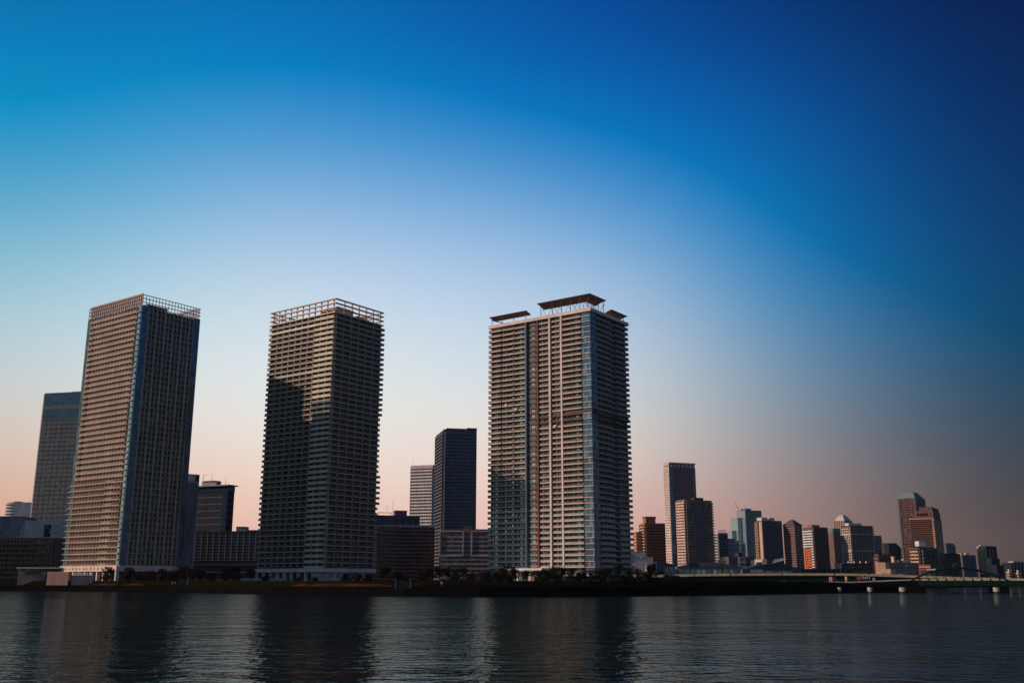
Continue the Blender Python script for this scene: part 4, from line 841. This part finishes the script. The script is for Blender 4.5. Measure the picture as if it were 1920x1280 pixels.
root, L_, p = gym('low arched hall, roof box painted white on its sunlit side, left end of viaduct', 1216, 1266, 1060, 1053.5, 700, M['grey'], M['dgrey'], nw=5)
mb = MB(); mb.box(L_ * .3, L_ * .6, -1.4, 6, p.z - 6, p.z + 2.6); mb.build('stair_block', M['slate'], root); mb = MB(); mb.box(L_ * .3 - .4, L_ * .3 - .01, -1.3, 6, p.z - 2.4, p.z + 2.7); mb.build('painted_sunlit_panel', M['white'], root)  # white sheet paints the sunlit left side of the stair block
root, L_, p = gym('long hall with a shallow arched roof and teal windows under the pinkish tower', 1268, 1392, 1063, 1053, 720, M['grey'], M['dgrey'], nw=11)
mb = MB(); mb.face('R', L_ * .18, L_ * .3, .61, .9, p.z + 1, p.z + 3.4); mb.build('roof_vent', M['black'], root)
root, L_, p = gym('green grey sports hall with a dark gabled roof behind the viaduct', 1402, 1500, 1066, 1056, 700, M['slate'], M['brown'], nw=9)
mb = MB(); mb.face('R', L_ * .04, L_ * .28, .01, 1.2, p.z - 2.2, p.z - .4); [mb.face('R', L_ * (.05 + .04 * i), L_ * (.055 + .04 * i), .3, 1.0, 3, p.z - 2.2) for i in range(6)]; mb.build('white_porch', M['white'], root)
root, wl, wr, zt = bld('office_block', 'black low office block behind the yellow sign, with cream end wall', 'building', 1366, 1043, 850, 1364, 1412, M['dgrey'], 6, None, RB(hf=.35), rot=6, min_d=20)
mb = MB(); mb.face('R', wr * .4, wr * .68, .01, .8, 3, zt - .4); e_ = mb.build('end_wall', M['beige'], root)
for i in range(3): mb = MB(); mb.face('R', wr * .42, wr * .66, .75, .9, zt - 2.6 - 4.2 * i, zt - 1.4 - 4.2 * i); mb.build('window', M['win'], e_)
roofbox(root, wl, wr, .44, .6, .1, .6, zt - .4, zt + 3.5, M['black'])
root, wl, wr, zt = bld('office_block', 'small white office block with two window rows above the sports hall', 'building', 1434, 1048, 800, 1416, 1436, M['white'], 2, RB(hf=.4, m=M['win'], e=.12), None, rot=62, par=.3, zb=12, min_d=8)
mb = MB(); mb.box(wr + .01, wr + 24, 0, 12, -1, zt - .5); mb.build('dark_wing', M['dgrey'], root)
root, wl, wr, zt = bld('storage_shed', 'dark shed with a slanting white lit roof edge under the pyramid roof tower', 'shed', 1447, 1056, 780, 1440, 1474, M['dgrey'], 1, None, None, rot=8, par=0, min_d=10)
mb = MB(); mb.poly([(0, -.4, zt), (wr, -.4, zt + 3.2), (wr, -.1, zt + 4.4), (wr * .2, -.1, zt + 3.2)], [(0, 1, 2, 3)]); mb.poly([(0, .4, zt), (wr, .4, zt + 3.2), (wr, .2, zt + 4.4), (wr * .2, .2, zt + 3.2)], [(3, 2, 1, 0)]); mb.build('roof_edge', M['white'], root)
root, wl, wr, zt = bld('office_block', 'blue grey four storey block under the white framed tower', 'building', 1578, 1055, 780, 1575, 1634, M['navy'], 4, None, G(9, wf=.6, hf=.35, m=M['winfar']), rot=5, min_d=14)
for i in range(4): mb = MB(); mb.bar((wr * (.3 + .2 * i), 4, zt - .5), (wr * (.3 + .2 * i), 4, zt + 1.5), .6, 8); mb.build('roof_tank', M['cream'], root)
mb = MB(); mb.face('R', wr * .28, wr * .36, .01, .3, 3, zt - .4); mb.build('dark_recess', M['black'], root)
root, wl, wr, zt = bld('apartment_block', 'cream sunlit building with dark windows behind the viaduct', 'building', 1641.5, 1054, 760, 1640, 1659.5, M['tan'], 3, None, G(4, wf=.4, hf=.4, m=M['win'], a=.08), rot=-30, par=.4, zb=12)
root, wl, wr, zt = bld('small_building', 'low cream annexe in front of the cream sunlit building', 'building', 1651, 1066, 740, 1649, 1669.5, M['tan'], 1, None, G(4, wf=.3, hf=.3, m=M['win']), rot=-30, par=.3, zb=8)
root, wl, wr, zt = bld('apartment_block', 'brown flat roofed block of narrow balconies behind the cream building', 'building', 1646, 1038, 950, 1639, 1669, M['brown'], 8, BA(2, d=.8, tm=M['pinkbrown'], m=M['win']), BA(4, d=.8, tm=M['brown'], m=M['winfar']), rot=14)
root, wl, wr, zt = bld('office_block', 'long black low block with a few sunlit roof boxes below the skyscrapers', 'building', 1661, 1054, 780, 1658, 1722, M['dgrey'], 3, None, G(10, wf=.4, hf=.3, m=M['winfar']), rot=3, min_d=14)
for a, h in ((.27, 4.6), (.4, 1.8), (.58, 2.6)): roofbox(root, wl, wr, a, a + .045, .1, .4, zt - .5, zt + h, M['tan'], 'roof_box')
root, wl, wr, zt = bld('small_building', 'small orange and white lit building by the bridge ramp', 'building', 1722, 1058, 950, 1720, 1744, M['orange'], 1, None, None, rot=-12, par=.3, min_d=8)
mb = MB(); mb.face('R', 0, wr, .01, .6, zt - 2.6, zt - 1.8); mb.build('white_band', M['white'], root); mb = MB(); mb.face('R', wr * .1, wr, .01, .3, 3, zt - 5); mb.build('dark_front', M['dgrey'], root)
mb = MB(); mb.face('R', wr * .7, wr + 4, .61, 2, zt - 5, zt - 4); mb.build('white_awning', M['white'], root)
# green net fence
p = at(1500, 1060, 690); q = at(1600, 1064, 690)
e = empty('net_fence', (p.x, p.y, GZ), 'tall green netting fence on posts behind the viaduct', 'fence')
L_ = q.x - p.x; mb = MB(); mb.box(0, L_, -.05, .05, 0, p.z - GZ - 2); mb.build('netting', M['greenfence'], e)
for i in range(13): mb = MB(); mb.bar((L_ * i / 12, -.2, 0), (L_ * i / 12, -.2, p.z - GZ), .12); mb.build('post', M['steel'], e)
# ================================================================ viaduct, ramp and arch bridge
def polyline(pix):
    return [at(x, y, F) for x, y, F in pix]
V = polyline([(1188,1077.5,535),(1240,1077,533),(1302,1075.5,530),(1369,1074.5,527),(1466,1074,524),(1564,1074,520),(1629,1075,517),(1700,1077.5,514),(1800,1081,508),(1925,1084,500)])
e = empty('viaduct', (V[0].x, V[0].y, 0), 'long pale edged road viaduct on green girders crossing the right half', 'viaduct')
def ribbon(pts, off0, off1, z0, z1, base):
    vs = []; fs = []; n_ = len(pts)
    for p in pts:
        for o_, z in ((off0, z0), (off0, z1), (off1, z1), (off1, z0)): vs.append((p.x - base.x, p.y - base.y + o_, p.z - base.z + z))
    for i in range(n_ - 1):
        a = 4 * i
        for j in range(4): b = (j + 1) % 4; fs.append((a + j, a + 4 + j, a + 4 + b, a + b))
    fs += [(0, 1, 2, 3), (4 * n_ - 1, 4 * n_ - 2, 4 * n_ - 3, 4 * n_ - 4)]
    mb = MB(); mb.poly(vs, fs); return mb
b0 = e.location.copy()
ribbon(V, -.3, 0, -1.15, .0, b0).build('parapet', M['deck'], e); ribbon(V, 12, 12.3, -1.15, .0, b0).build('parapet', M['deck'], e)
ribbon(V, 0.01, 11.99, -1.5, -.8, b0).build('deck', M['asphalt'], e)
ribbon(V, .8, 1.6, -4.0, -1.51, b0).build('girder', M['green'], e); ribbon(V, 10, 10.8, -4.0, -1.51, b0).build('girder', M['green'], e)
for px in (1302, 1369, 1466, 1564, 1629):
    j = min(range(len(V)), key=lambda i: abs((V[i].x / V[i].y) - (px - 960) / 1922)); p = V[j] - b0
    mb = MB(); mb.box(p.x - 1.2, p.x + 1.2, p.y + 2, p.y + 4, GZ - 3.5, p.z - 6.2); mb.box(p.x - 2.4, p.x + 2.4, p.y + .5, p.y + 11, p.z - 6.2, p.z - 4.01); mb.build('pier', M['cream'], e)
    mb = MB(); mb.box(p.x - .25, p.x + .25, p.y - .36, p.y - .29, p.z - 1.5, p.z + .2); mb.build('expansion_joint', M['black'], e)
# lower ramp
Rr = polyline([(1548,1090.5,478),(1590,1090,476),(1640,1088,473),(1700,1085.5,468),(1735,1084.5,464)])
e = empty('ramp_bridge', (Rr[0].x, Rr[0].y, 0), 'lower dark approach ramp leading to the green arch bridge', 'bridge ramp'); b0 = e.location.copy()
ribbon(Rr, -.2, 0, -.5, 0, b0).build('parapet', M['grey'], e); ribbon(Rr, 0.01, 12, -1.2, -.6, b0).build('deck', M['asphalt'], e); ribbon(Rr, .3, 11, -7.5, -1.21, b0).build('abutment_wall', M['quay'], e)
# tied arch bridge
A0 = at(1735, 1089, 462); A1 = at(1872, 1089, 452)
e = empty('arch_bridge', (A0.x, A0.y, 0), 'dark green tied arch road bridge over the river at the right edge', 'bridge'); L_ = (A1 - A0).length; e.rotation_euler = (0, 0, math.atan2(A1.y - A0.y, A1.x - A0.x))
zd = A0.z
mb = MB(); mb.box(-3, L_ + 60, 0, 12, zd - .4, zd); mb.build('deck', M['asphalt'], e)
for y in (-.3, 12.3):
    mb = MB(); mb.box(-3, L_ + 60, y - .2, y + .2, zd - 1.9, zd + .3); g_ = mb.build('girder', M['green'], e)
    if y < 0:
        for i in range(30):
            mb = MB(); x = i * (L_ + 50) / 29; mb.box(x - .12, x + .12, y - .4, y - .21, zd - 1.85, zd + .25); mb.build('stiffener', M['green'], g_)
    hz_ = lambda t: zd + 5.6 * 4 * t * (1 - t) + .2
    mb = MB(); [mb.bar((-6 + (L_ + 10) * i / 20, y, hz_(i / 20)), (-6 + (L_ + 10) * (i + 1) / 20, y, hz_((i + 1) / 20)), .42, 6) for i in range(20)]; mb.build('arch_rib', M['green'], e)
    for i in range(1, 11):
        t = i / 11; mb = MB(); x = -6 + (L_ + 10) * t; mb.bar((x, y, zd), (x, y, hz_(t)), .15, 5); mb.build('hanger', M['green'], e)
    mb = MB(); mb.box(-3, L_ + 60, y - .1 + (.35 if y < 0 else -.35), y + .1 + (.35 if y < 0 else -.35), zd + .32, zd + 1.0); mb.build('barrier', M['deck'], e)
for x in (-3, L_ + 1): mb = MB(); mb.box(x - 4, x + 3, -1, 13, -3, zd - 1.95); mb.build('pier', M['quay'], e)
# pale fender piers standing in the river
for px, F, r, t in ((1574, 432, .75, 'leftmost'), (1631, 430, .95, 'second from left'), (1692, 425, 1.3, 'third from left'), (1868, 425, 1.2, 'rightmost')):
    q = at(px, 1104, F); e = empty('fender_pile', (q.x, q.y, 0), 'pale round concrete pile in the river by the bridge, ' + t + ' of four', 'bridge pile', group='concrete piles in the river')
    mb = MB(); mb.bar((0, 0, -2), (0, 0, .7), r * .55, 14); mb.build('shaft', M['dgrey'], e); mb = MB(); mb.bar((0, 0, .7), (0, 0, 2.4), r, 16, r * 1.05); mb.build('cap', M['beige'], e)
# ================================================================ signs
q = at(1354, 1055, 690); e = empty('pole_sign', (q.x, q.y, GZ), 'yellow roadside sign with red emblem on a tall dark pole', 'sign')
mb = MB(); mb.bar((0, 0, 0), (0, 0, q.z - GZ), .35); mb.build('pole', M['black'], e)
w = 16 / 1922 * 690; h0 = q.z - GZ
mb = MB(); mb.box(-w * .52, w * .46, -.5, -.1, h0, h0 + 1.9); pn = mb.build('sign_panel', M['yellow'], e)
for i in range(7): mb = MB(); x = -w * .46 + i * w * .125; mb.box(x, x + w * .07, -.56, -.51, h0 + .6, h0 + 1.3); mb.build('lettering', M['redpaint'], pn)
mb = MB(); mb.box(-.8, 1.2, -.5, -.1, h0 + 1.91, h0 + 4.2); pn = mb.build('emblem_panel', M['yellow'], e); mb = MB(); mb.bar((.2, -.5, h0 + 2.9), (.2, -.58, h0 + 2.9), .5, 14); mb.build('emblem', M['redpaint'], pn)
def posters(px, yt, F, label, cat, m, name='billboard', w=6, h=3):
    q = at(px, yt, F); e = empty(name, (q.x, q.y, GZ), label, cat); h0 = q.z - GZ - h
    mb = MB(); mb.bar((0, 0, 0), (0, 0, h0), .25); mb.build('post', M['steel'], e)
    mb = MB(); mb.box(-w / 2, w / 2, -.3, 0, h0, h0 + h); return e, mb.build('panel', m, e), h0
e, pn, h0 = posters(1433, 1047.5, 720, 'pink white billboard in front of the small white office block', 'billboard', M['pinkslab'], w=3.2, h=4.2)
mb = MB(); mb.bar((0, -.3, h0 + 2.6), (0, -.36, h0 + 2.6), .7, 14); mb.build('picture', M['pinkbrown'], pn)
e, pn, h0 = posters(1420, 1057, 715, 'small red sign with pale lettering below the white office block', 'sign', M['redpaint'], w=2.6, h=1.6)
for i in range(4): mb = MB(); mb.box(-.9 + i * .48, -.62 + i * .48, -.36, -.31, h0 + .5, h0 + 1.1); mb.build('lettering', M['white'], pn)
e, pn, h0 = posters(1385, 1053.5, 715, 'white storage tank sign board left of the red sign', 'sign', M['white'], w=1.8, h=2.6)
# lettered white sign under the viaduct
q = at(1611, 1087, 492); e = empty('shop_sign', (q.x, q.y, GZ), 'orange disc sign followed by white block letters under the viaduct', 'shop sign')
s = 492 / 1922.; h0 = q.z - GZ
mb = MB(); mb.bar((0, -.1, h0 + 1.0), (0, .1, h0 + 1.0), 1.0, 20); mb.build('orange_disc', M['orange'], e)
mb = MB(); mb.box(-1, 5.6, .15, .3, h0 - .3, h0 + 2.2); mb.build('backboard', M['black'], e); mb = MB(); [mb.bar((x, .2, 0), (x, .2, h0 - .3), .12) for x in (-.5, 5)]; mb.build('post', M['steel'], e)
LT = {'S': [(0,1,.85,1),(0,.2,.45,.85),(0,1,.42,.57),(.8,1,.15,.42),(0,1,0,.15)], 'u': [(0,.22,0,.7),(.78,1,0,.7),(.22,.78,0,.16)], 'I': [(.35,.65,0,1)], 'T': [(0,1,.82,1),(.38,.62,0,.82)]}
x = 1.3
for ch in 'SuIT':
    mb = MB(); [mb.box(x + a, x + b, -.05, .1, h0 + .6 + c_ * 1.5, h0 + .6 + d_ * 1.5) for a, b, c_, d_ in LT[ch]]; mb.build('letter', M['white'], e); x += 1.08
# small sheds under viaduct
for (x0, x1, yt, F, m_, t) in ((1554, 1566, 1081, 495, 'pinkbrown', 'small pinkish gable shed beside the lower ramp'), (1584, 1590, 1080, 495, 'tan', 'small orange lit hut under the viaduct'), (1636, 1643, 1082.5, 495, 'pinkbrown', 'small square brown hut right of the lettered sign')):
    bld('small_hut', t, 'hut', (x0 + x1) / 2, yt, F, x0, x1, M[m_], 1, G(1, wf=.3, hf=.4), G(1, wf=.3, hf=.4), rot=40, par=.2)
# ================================================================ left pavilion
root, wl, wr, zt = bld('pavilion', 'low glazed pavilion with flat cream roof at the foot of the left tower', 'pavilion', 35, 1065, 566, 32, 112, M['wallshade'], 1, None, None, rot=4, par=.3, min_d=12)
mb = MB(); mb.box(-.8, wr + 1.2, -1.2, 12, zt - .02, zt + .6); mb.build('flat_roof', M['cream'], root)
for i in range(6): mb = MB(); mb.face('R', 1.5 + i * 2.4, 3.4 + i * 2.4, -.1, .1, zt - 3.2, zt - .6); mb.build('window', M['win'], root)
mb = MB(); mb.face('R', wr * .68, wr, .01, .2, 3, zt - .4); mb.build('dark_opening', M['black'], root)
p = at(89, 1072.5, 553); q = at(135, 1072.5, 553); e = empty('garden_wall', (p.x, p.y, GZ), 'cream garden wall lit by the sun in front of the left tower', 'wall', -14)
mb = MB(); mb.box(0, q.x - p.x, 0, .5, -1, p.z - GZ); mb.build('wall_panel', M['pinkbrown'], e); mb = MB(); mb.box(-.1, q.x - p.x + .1, -.1, .6, p.z - GZ, p.z - GZ + .25); mb.build('coping', M['tan'], e)
p = at(137, 1073.2, 546); e = empty('balustrade', (p.x, p.y, GZ), 'short white balustrade in front of the left tower lobby', 'balustrade')
for i in range(9): mb = MB(); mb.box(i * 1.2, i * 1.2 + .7, 0, .3, p.z - GZ - 1.3, p.z - GZ); mb.build('baluster', M['whiterail'], e)
mb = MB(); mb.box(-.5, 11.2, -.05, .4, -1, p.z - GZ - 1.3); mb.build('base', M['dgrey'], e)
# ================================================================ banks
def bank(px0, px1, off, h, w, m, name):
    F = 480; vs = []; N_ = 14
    xs = []
    a0 = (px0 - 960) / 1922; a1 = (px1 - 960) / 1922
    for i in range(N_ + 1):
        a = a0 + (a1 - a0) * i / N_; F = 400
        for _ in range(30): F = F * .5 + .5 * (shore_y(a * F) + off)
        x = a * F; e_ = math.sin(math.pi * min(1, (i + .01) / 2.) / 2) * math.sin(math.pi * min(1, (N_ - i + .01) / 2.) / 2)
        hh = h if h > 0 else CAMZ + (1092 + h) / 1922 * F - GZ
        vs += [(x, F, GZ - .1), (x, F + w * .5, GZ + hh * e_), (x, F + w, GZ - .1)]
    mb = MB(); mb.poly(vs, [(3*i, 3*i+3, 3*i+4, 3*i+1) for i in range(N_)] + [(3*i+1, 3*i+4, 3*i+5, 3*i+2) for i in range(N_)] + [(0, 1, 2), (3*N_, 3*N_+2, 3*N_+1)]); o = mb.build(name, m); o['kind'] = 'structure'; return o
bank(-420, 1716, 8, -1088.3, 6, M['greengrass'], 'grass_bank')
bank(162, 270, 1.5, .8, 5, M['drygrass'], 'dry_grass_bank')
bank(540, 737, 1.5, .9, 5, M['drygrass'], 'dry_grass_bank')
bank(770, 1100, 1.5, .7, 5, M['quay'], 'earth_bank')
bank(1110, 1560, 1.5, .8, 5, M['quay'], 'earth_bank')
# ================================================================ trees
def tree_proto(seed, h, r, leaf, tall=1.0):
    rnd = random.Random(seed); root = bpy.data.objects.new('tree', None)
    COL.objects.link(root)
    mb = MB(); mb.bar((0, 0, -.2), (.1, 0, h * .45), .28, 7, .18)
    for i in range(6):
        a = rnd.random() * 6.28; mb.bar((.1, 0, h * (.3 + .03 * i)), (math.cos(a) * r * .6, math.sin(a) * r * .6, h * (.55 + .05 * i)), .12, 5, .04)
    mb.build('trunk', M['trunk'], root)
    mb = MB(); blobs = []
    for i in range(13):
        a = rnd.random() * 6.28; d = rnd.random() ** .6 * r * .75; z = h * (.35 + .55 * rnd.random()); f = 1 - .45 * abs((z / h - .5) * 2) ** 2
        blobs.append((math.cos(a) * d * f, math.sin(a) * d * f, z, r * (.28 + .3 * rnd.random())))
    for (bx_, by_, bz_, br) in blobs:
        for k in range(75):
            v = Vector((rnd.gauss(0, 1), rnd.gauss(0, 1), rnd.gauss(0, 1) * .8)).normalized() * br * (.55 + .5 * rnd.random())
            c = Vector((bx_, by_, min(h, bz_ + v.z))) + Vector((v.x, v.y, 0)); n1 = Vector((rnd.gauss(0, 1), rnd.gauss(0, 1), rnd.gauss(0, 1))).normalized(); t1 = n1.orthogonal().normalized(); t2 = n1.cross(t1); s = .16 + .22 * rnd.random()
            mb.poly([c - t1 * s - t2 * s * .5, c + t1 * s - t2 * s * .6, c + t1 * s * .8 + t2 * s, c - t1 * s * .6 + t2 * s * .8], [(0, 1, 2, 3)])
    mb.build('crown', leaf, root); return root
protos = [tree_proto(1, 9.5, 4.2, LEAF[0]), tree_proto(2, 8.5, 3.8, LEAF[1]), tree_proto(3, 10.5, 3.2, LEAF[0]), tree_proto(4, 7, 4.0, LEAF[1]), tree_proto(5, 6, 3.4, LEAF[0])]
used = [False] * 5
ORD = ['first','second','third','fourth','fifth','sixth','seventh','eighth','ninth','tenth','eleventh','twelfth','thirteenth','fourteenth','fifteenth','sixteenth','seventeenth','eighteenth','nineteenth','twentieth']
def plant(px, F, k, sc, label, group):
    if used[k]: o = copy_tree(protos[k])
    else: o = protos[k]; used[k] = True
    o.location = ((px - 960) / 1922 * F, F, GZ - .05); o.scale = (sc,) * 3; o.rotation_euler = (0, 0, random.random() * 6.28)
    tag(o, label, 'tree', group)
kind = ['dark evergreen', 'russet autumn', 'tall dark evergreen', 'low russet', 'low dark evergreen']
rows = [
 ('trees in front of the left tower', 'before the left tower, %s from the left', 522, [(201,0,.95),(243,1,1.05),(262,3,.9),(278,3,1.0),(300,1,.95),(322,3,1),(343,1,1.1),(362,1,1.0)]),
 ('trees between the left and middle towers', 'between left and middle towers, %s from the left', 560, [(378,1,.95),(394,3,.9),(426,1,1.1),(440,0,1.05),(470,2,.85)]),
 ('trees in front of the middle tower', 'before the middle tower, %s from the left', 560, [(498,3,.7),(560,3,.6),(590,3,.6),(648,4,1.0),(668,3,.9),(692,4,1.0)]),
 ('trees between the middle and right towers', 'between middle and right towers, %s from the left', 540, [(722,2,.9),(745,1,.8),(762,3,.8),(790,0,.8),(806,2,.9),(819,2,.95),(838,2,.92),(853,0,.95),(868,2,.9),(884,3,.9),(903,1,.85),(915,0,.8)]),
 ('trees in front of the right tower', 'before the right tower, %s from the left', 545, [(932,1,.9),(948,0,1.05),(962,0,1.0),(988,2,.75),(1009,0,.8),(1022,0,.85),(1040,0,1.0),(1056,2,.9),(1074,0,.9),(1092,4,1.2),(1110,0,.8),(1128,0,.85),(1142,2,.9),(1160,0,1.1),(1178,0,.95)]),
 ('trees at the left end of the viaduct', 'at the viaduct left end, %s from the left', 530, [(1195,0,.9),(1212,4,1.1),(1223,2,1.0),(1238,0,.8),(1254,4,.95),(1270,4,.8),(1284,4,.7)]),
 ('trees under the viaduct', 'under the viaduct, %s from the left', 565, [(1322,3,.65),(1343,1,.55),(1358,3,.65),(1387,3,.7),(1404,0,.6),(1419,1,.55),(1440,0,.65),(1455,0,.65),(1478,3,.7),(1505,3,.7),(1521,1,.6),(1540,3,.6)]),
]
for grp, txt, F, ls in rows:
    for i, (px, k, sc) in enumerate(ls): plant(px, F + random.uniform(-8, 8), k, sc, kind[k] + ' tree ' + txt % ORD[i], grp)
# ================================================================ street lamps, posts
def lamp(px, yb, yt, F, label):
    q = at(px, yt, F); e = empty('street_lamp', (q.x, q.y, GZ), label, 'street lamp', group='thin street lamps along the right bank')
    h = q.z - GZ; mb = MB(); mb.bar((0, 0, -.5), (0, 0, h), .13, 6, .08); mb.build('pole', M['steel'], e); mb = MB(); mb.bar((0, 0, h), (1.3, 0, h + .25), .07, 5); mb.box(1.1, 1.9, -.15, .15, h + .18, h + .3); mb.build('lamp_head', M['whitegrey'], e)
for i, (px, yt, F) in enumerate([(1194,1058,600),(1268,1060,600),(1342,1057,600),(1416,1058,600),(1494,1057,600),(1576,1056,540),(1658,1068,540),(1698,1060,540),(1751,1066,540),(1787,1058,540)]): lamp(px, 0, yt, F, 'thin grey street lamp pole by the viaduct, %s from the left' % ORD[i])
# ================================================================ vehicles
def car(m):
    root = bpy.data.objects.new('parked_car', None); COL.objects.link(root)
    pr = [(-2.1,.35),(-2.15,.75),(-1.95,.95),(-1.2,1.05),(-.7,1.42),(.75,1.45),(1.35,1.02),(2.0,.88),(2.15,.6),(2.1,.35)]
    n_ = len(pr); mb = MB(); mb.poly([(x, -.85, z) for x, z in pr] + [(x, .85, z) for x, z in pr], [tuple(range(n_))[::1], tuple(range(2*n_-1, n_-1, -1))] + [(i, (i + 1) % n_, n_ + (i + 1) % n_, n_ + i) for i in range(n_)]); mb.build('body', m, root)
    mb = MB(); w = [(-1.05,1.06),(-.62,1.36),(.68,1.38),(1.15,1.04)]; mb.poly([(x, -.87, z) for x, z in w] + [(x, .87, z) for x, z in w], [(0,1,2,3), (7,6,5,4), (0,4,5,1), (3,2,6,7)]); mb.build('window', M['win'], root)
    for x in (-1.3, 1.3):
        for y in (-.8, .8): mb = MB(); mb.bar((x, y - .1, .32), (x, y + .1, .32), .32, 12); mb.build('wheel', M['rubber'], root)
    for y in (-.6, .6): mb = MB(); mb.box(2.05, 2.17, y - .15, y + .15, .62, .78); mb.build('headlight', M['whitegrey'], root)
    return root
cw_, cd_ = car(M['carwhite']), car(M['cardark'])
cars = [(1307,0,'white car leftmost in the row under the viaduct'),(1318,0,'white car second from left in the row under the viaduct'),(1329,1,'dark car third from left in the row under the viaduct'),(1337,0,'white car right of the leftmost dark car under the viaduct'),(1363,0,'white car just left of the sunlit viaduct pier'),(1394,1,'dark car parked right of the sunlit viaduct pier'),(1412,0,'white car in the middle of the row under the viaduct'),(1420,0,'white car beside another white car mid row under the viaduct'),(1440,1,'dark car under the viaduct by the broad evergreen'),(1460,0,'white car at the right end of the row under the viaduct')]
fu = [0, 0]
for px, k, t_ in cars:
    src = (cw_, cd_)[k]; o = copy_tree(src) if fu[k] else src; fu[k] = 1
    F = 480; o.location = ((px - 960) / 1922 * F, F, GZ + .02); o.rotation_euler = (0, 0, random.choice((0, math.pi)) + .1); tag(o, t_, 'car', 'cars parked under the viaduct')
o = copy_tree(cw_); q = at(1689, 1076.5, 583); o.location = (q.x, q.y, q.z - .8); o.name = 'moving_car'; tag(o, 'white car driving on the viaduct above the ramp', 'car')
o = copy_tree(cd_); o.location = ((357 - 960) / 1922 * 520, 520, GZ + .02); o.rotation_euler = (0, 0, 0); tag(o, 'dark car with red rear lamps on the bank right of the left tower', 'car')
for x in (-2.13,):
    mb = MB(); mb.box(x - .06, x, -.75, -.4, .6, .8); mb.build('tail_light', M['redpaint'], o); mb = MB(); mb.box(x - .06, x, .4, .75, .6, .8); mb.build('tail_light', M['redpaint'], o)
# ================================================================ people on the promenade
pm_ = bpy.data.materials.new('clothes'); pm_.use_nodes = True; t = pm_.node_tree; tc_ = t.nodes.new('ShaderNodeTexCoord'); sx_ = t.nodes.new('ShaderNodeSeparateXYZ'); rr = t.nodes.new('ShaderNodeValToRGB'); mv = t.nodes.new('ShaderNodeMath'); mv.operation = 'DIVIDE'; mv.inputs[1].default_value = 2
rr.color_ramp.interpolation = 'CONSTANT'; rr.color_ramp.elements[0].color = (.03, .03, .045, 1); rr.color_ramp.elements[1].position = .46; rr.color_ramp.elements[1].color = (.75, .74, .7, 1); e_ = rr.color_ramp.elements.new(.76); e_.color = (.42, .27, .2, 1)
t.links.new(tc_.outputs['Object'], sx_.inputs[0]); t.links.new(sx_.outputs[2], mv.inputs[0]); t.links.new(mv.outputs[0], rr.inputs[0]); t.links.new(rr.outputs[0], t.nodes['Principled BSDF'].inputs['Base Color'])
def person(px, F, label, rz):
    e = empty('person', ((px - 960) / 1922 * F, F, GZ), label, 'person', rz, group='people on the promenade')
    V_ = [(0,0,.95,.15,.11),(0,0,1.15,.14,.10),(0,0,1.38,.17,.11),(0,0,1.5,.06,.06),(0,0,1.62,.085,.1),(0,0,1.73,.06,.07),
          (.1,0,.85,.09,.09),(.12,.06,.48,.06,.06),(.12,-.02,.07,.045,.045),(.12,.14,.04,.04,.035),(-.1,0,.85,.09,.09),(-.12,-.06,.48,.06,.06),(-.12,-.16,.07,.045,.045),(-.12,-.02,.04,.04,.035),
          (.22,0,1.36,.055,.055),(.27,.02,1.1,.045,.045),(.27,.1,.85,.035,.035),(-.22,0,1.36,.055,.055),(-.27,-.02,1.1,.045,.045),(-.27,.06,.85,.035,.035)]
    E_ = [(0,1),(1,2),(2,3),(3,4),(4,5),(0,6),(6,7),(7,8),(8,9),(0,10),(10,11),(11,12),(12,13),(2,14),(14,15),(15,16),(2,17),(17,18),(18,19)]
    me = bpy.data.meshes.new('body'); me.from_pydata([v[:3] for v in V_], E_, []); me.materials.append(pm_)
    o = bpy.data.objects.new('body', me); COL.objects.link(o); o.parent = e
    o.modifiers.new('skin', 'SKIN')
    for i, v in enumerate(V_): me.skin_vertices[0].data[i].radius = (v[3], v[4])
    me.skin_vertices[0].data[0].use_root = True
    o.modifiers.new('sub', 'SUBSURF').levels = 1
    mb = MB(); mb.bar((0, -.02, 1.68), (0, -.02, 1.80), .11, 10, .06); mb.build('hair', M['hair'], e, smooth=True)
person(828, 324, 'person in pale top standing alone on the promenade between middle and right towers', 20)
person(323, 466, 'person in pale top, left one of the pair walking right of the left tower', 80)
person(328, 466, 'person in pale top, right one of the pair walking right of the left tower', 85)
person(351, 463, 'person in pale top walking alone right of the pair', 95)
# flood gate with posts and steps in the quay
q = at(741, 1117, 322); w = 28 / 1922 * 322
e = empty('flood_gate', (q.x, 322, GZ), 'dark slate flood gate panel between two thin posts on the quay', 'flood gate')
mb = MB(); mb.box(.3, w - .3, 0, .3, -.5, 1.9); mb.build('gate_panel', M['navy'], e)
for x in (0, w): mb = MB(); mb.box(x - .12, x + .12, -.1, .4, -.5, 2.6); mb.build('post', M['steel'], e)
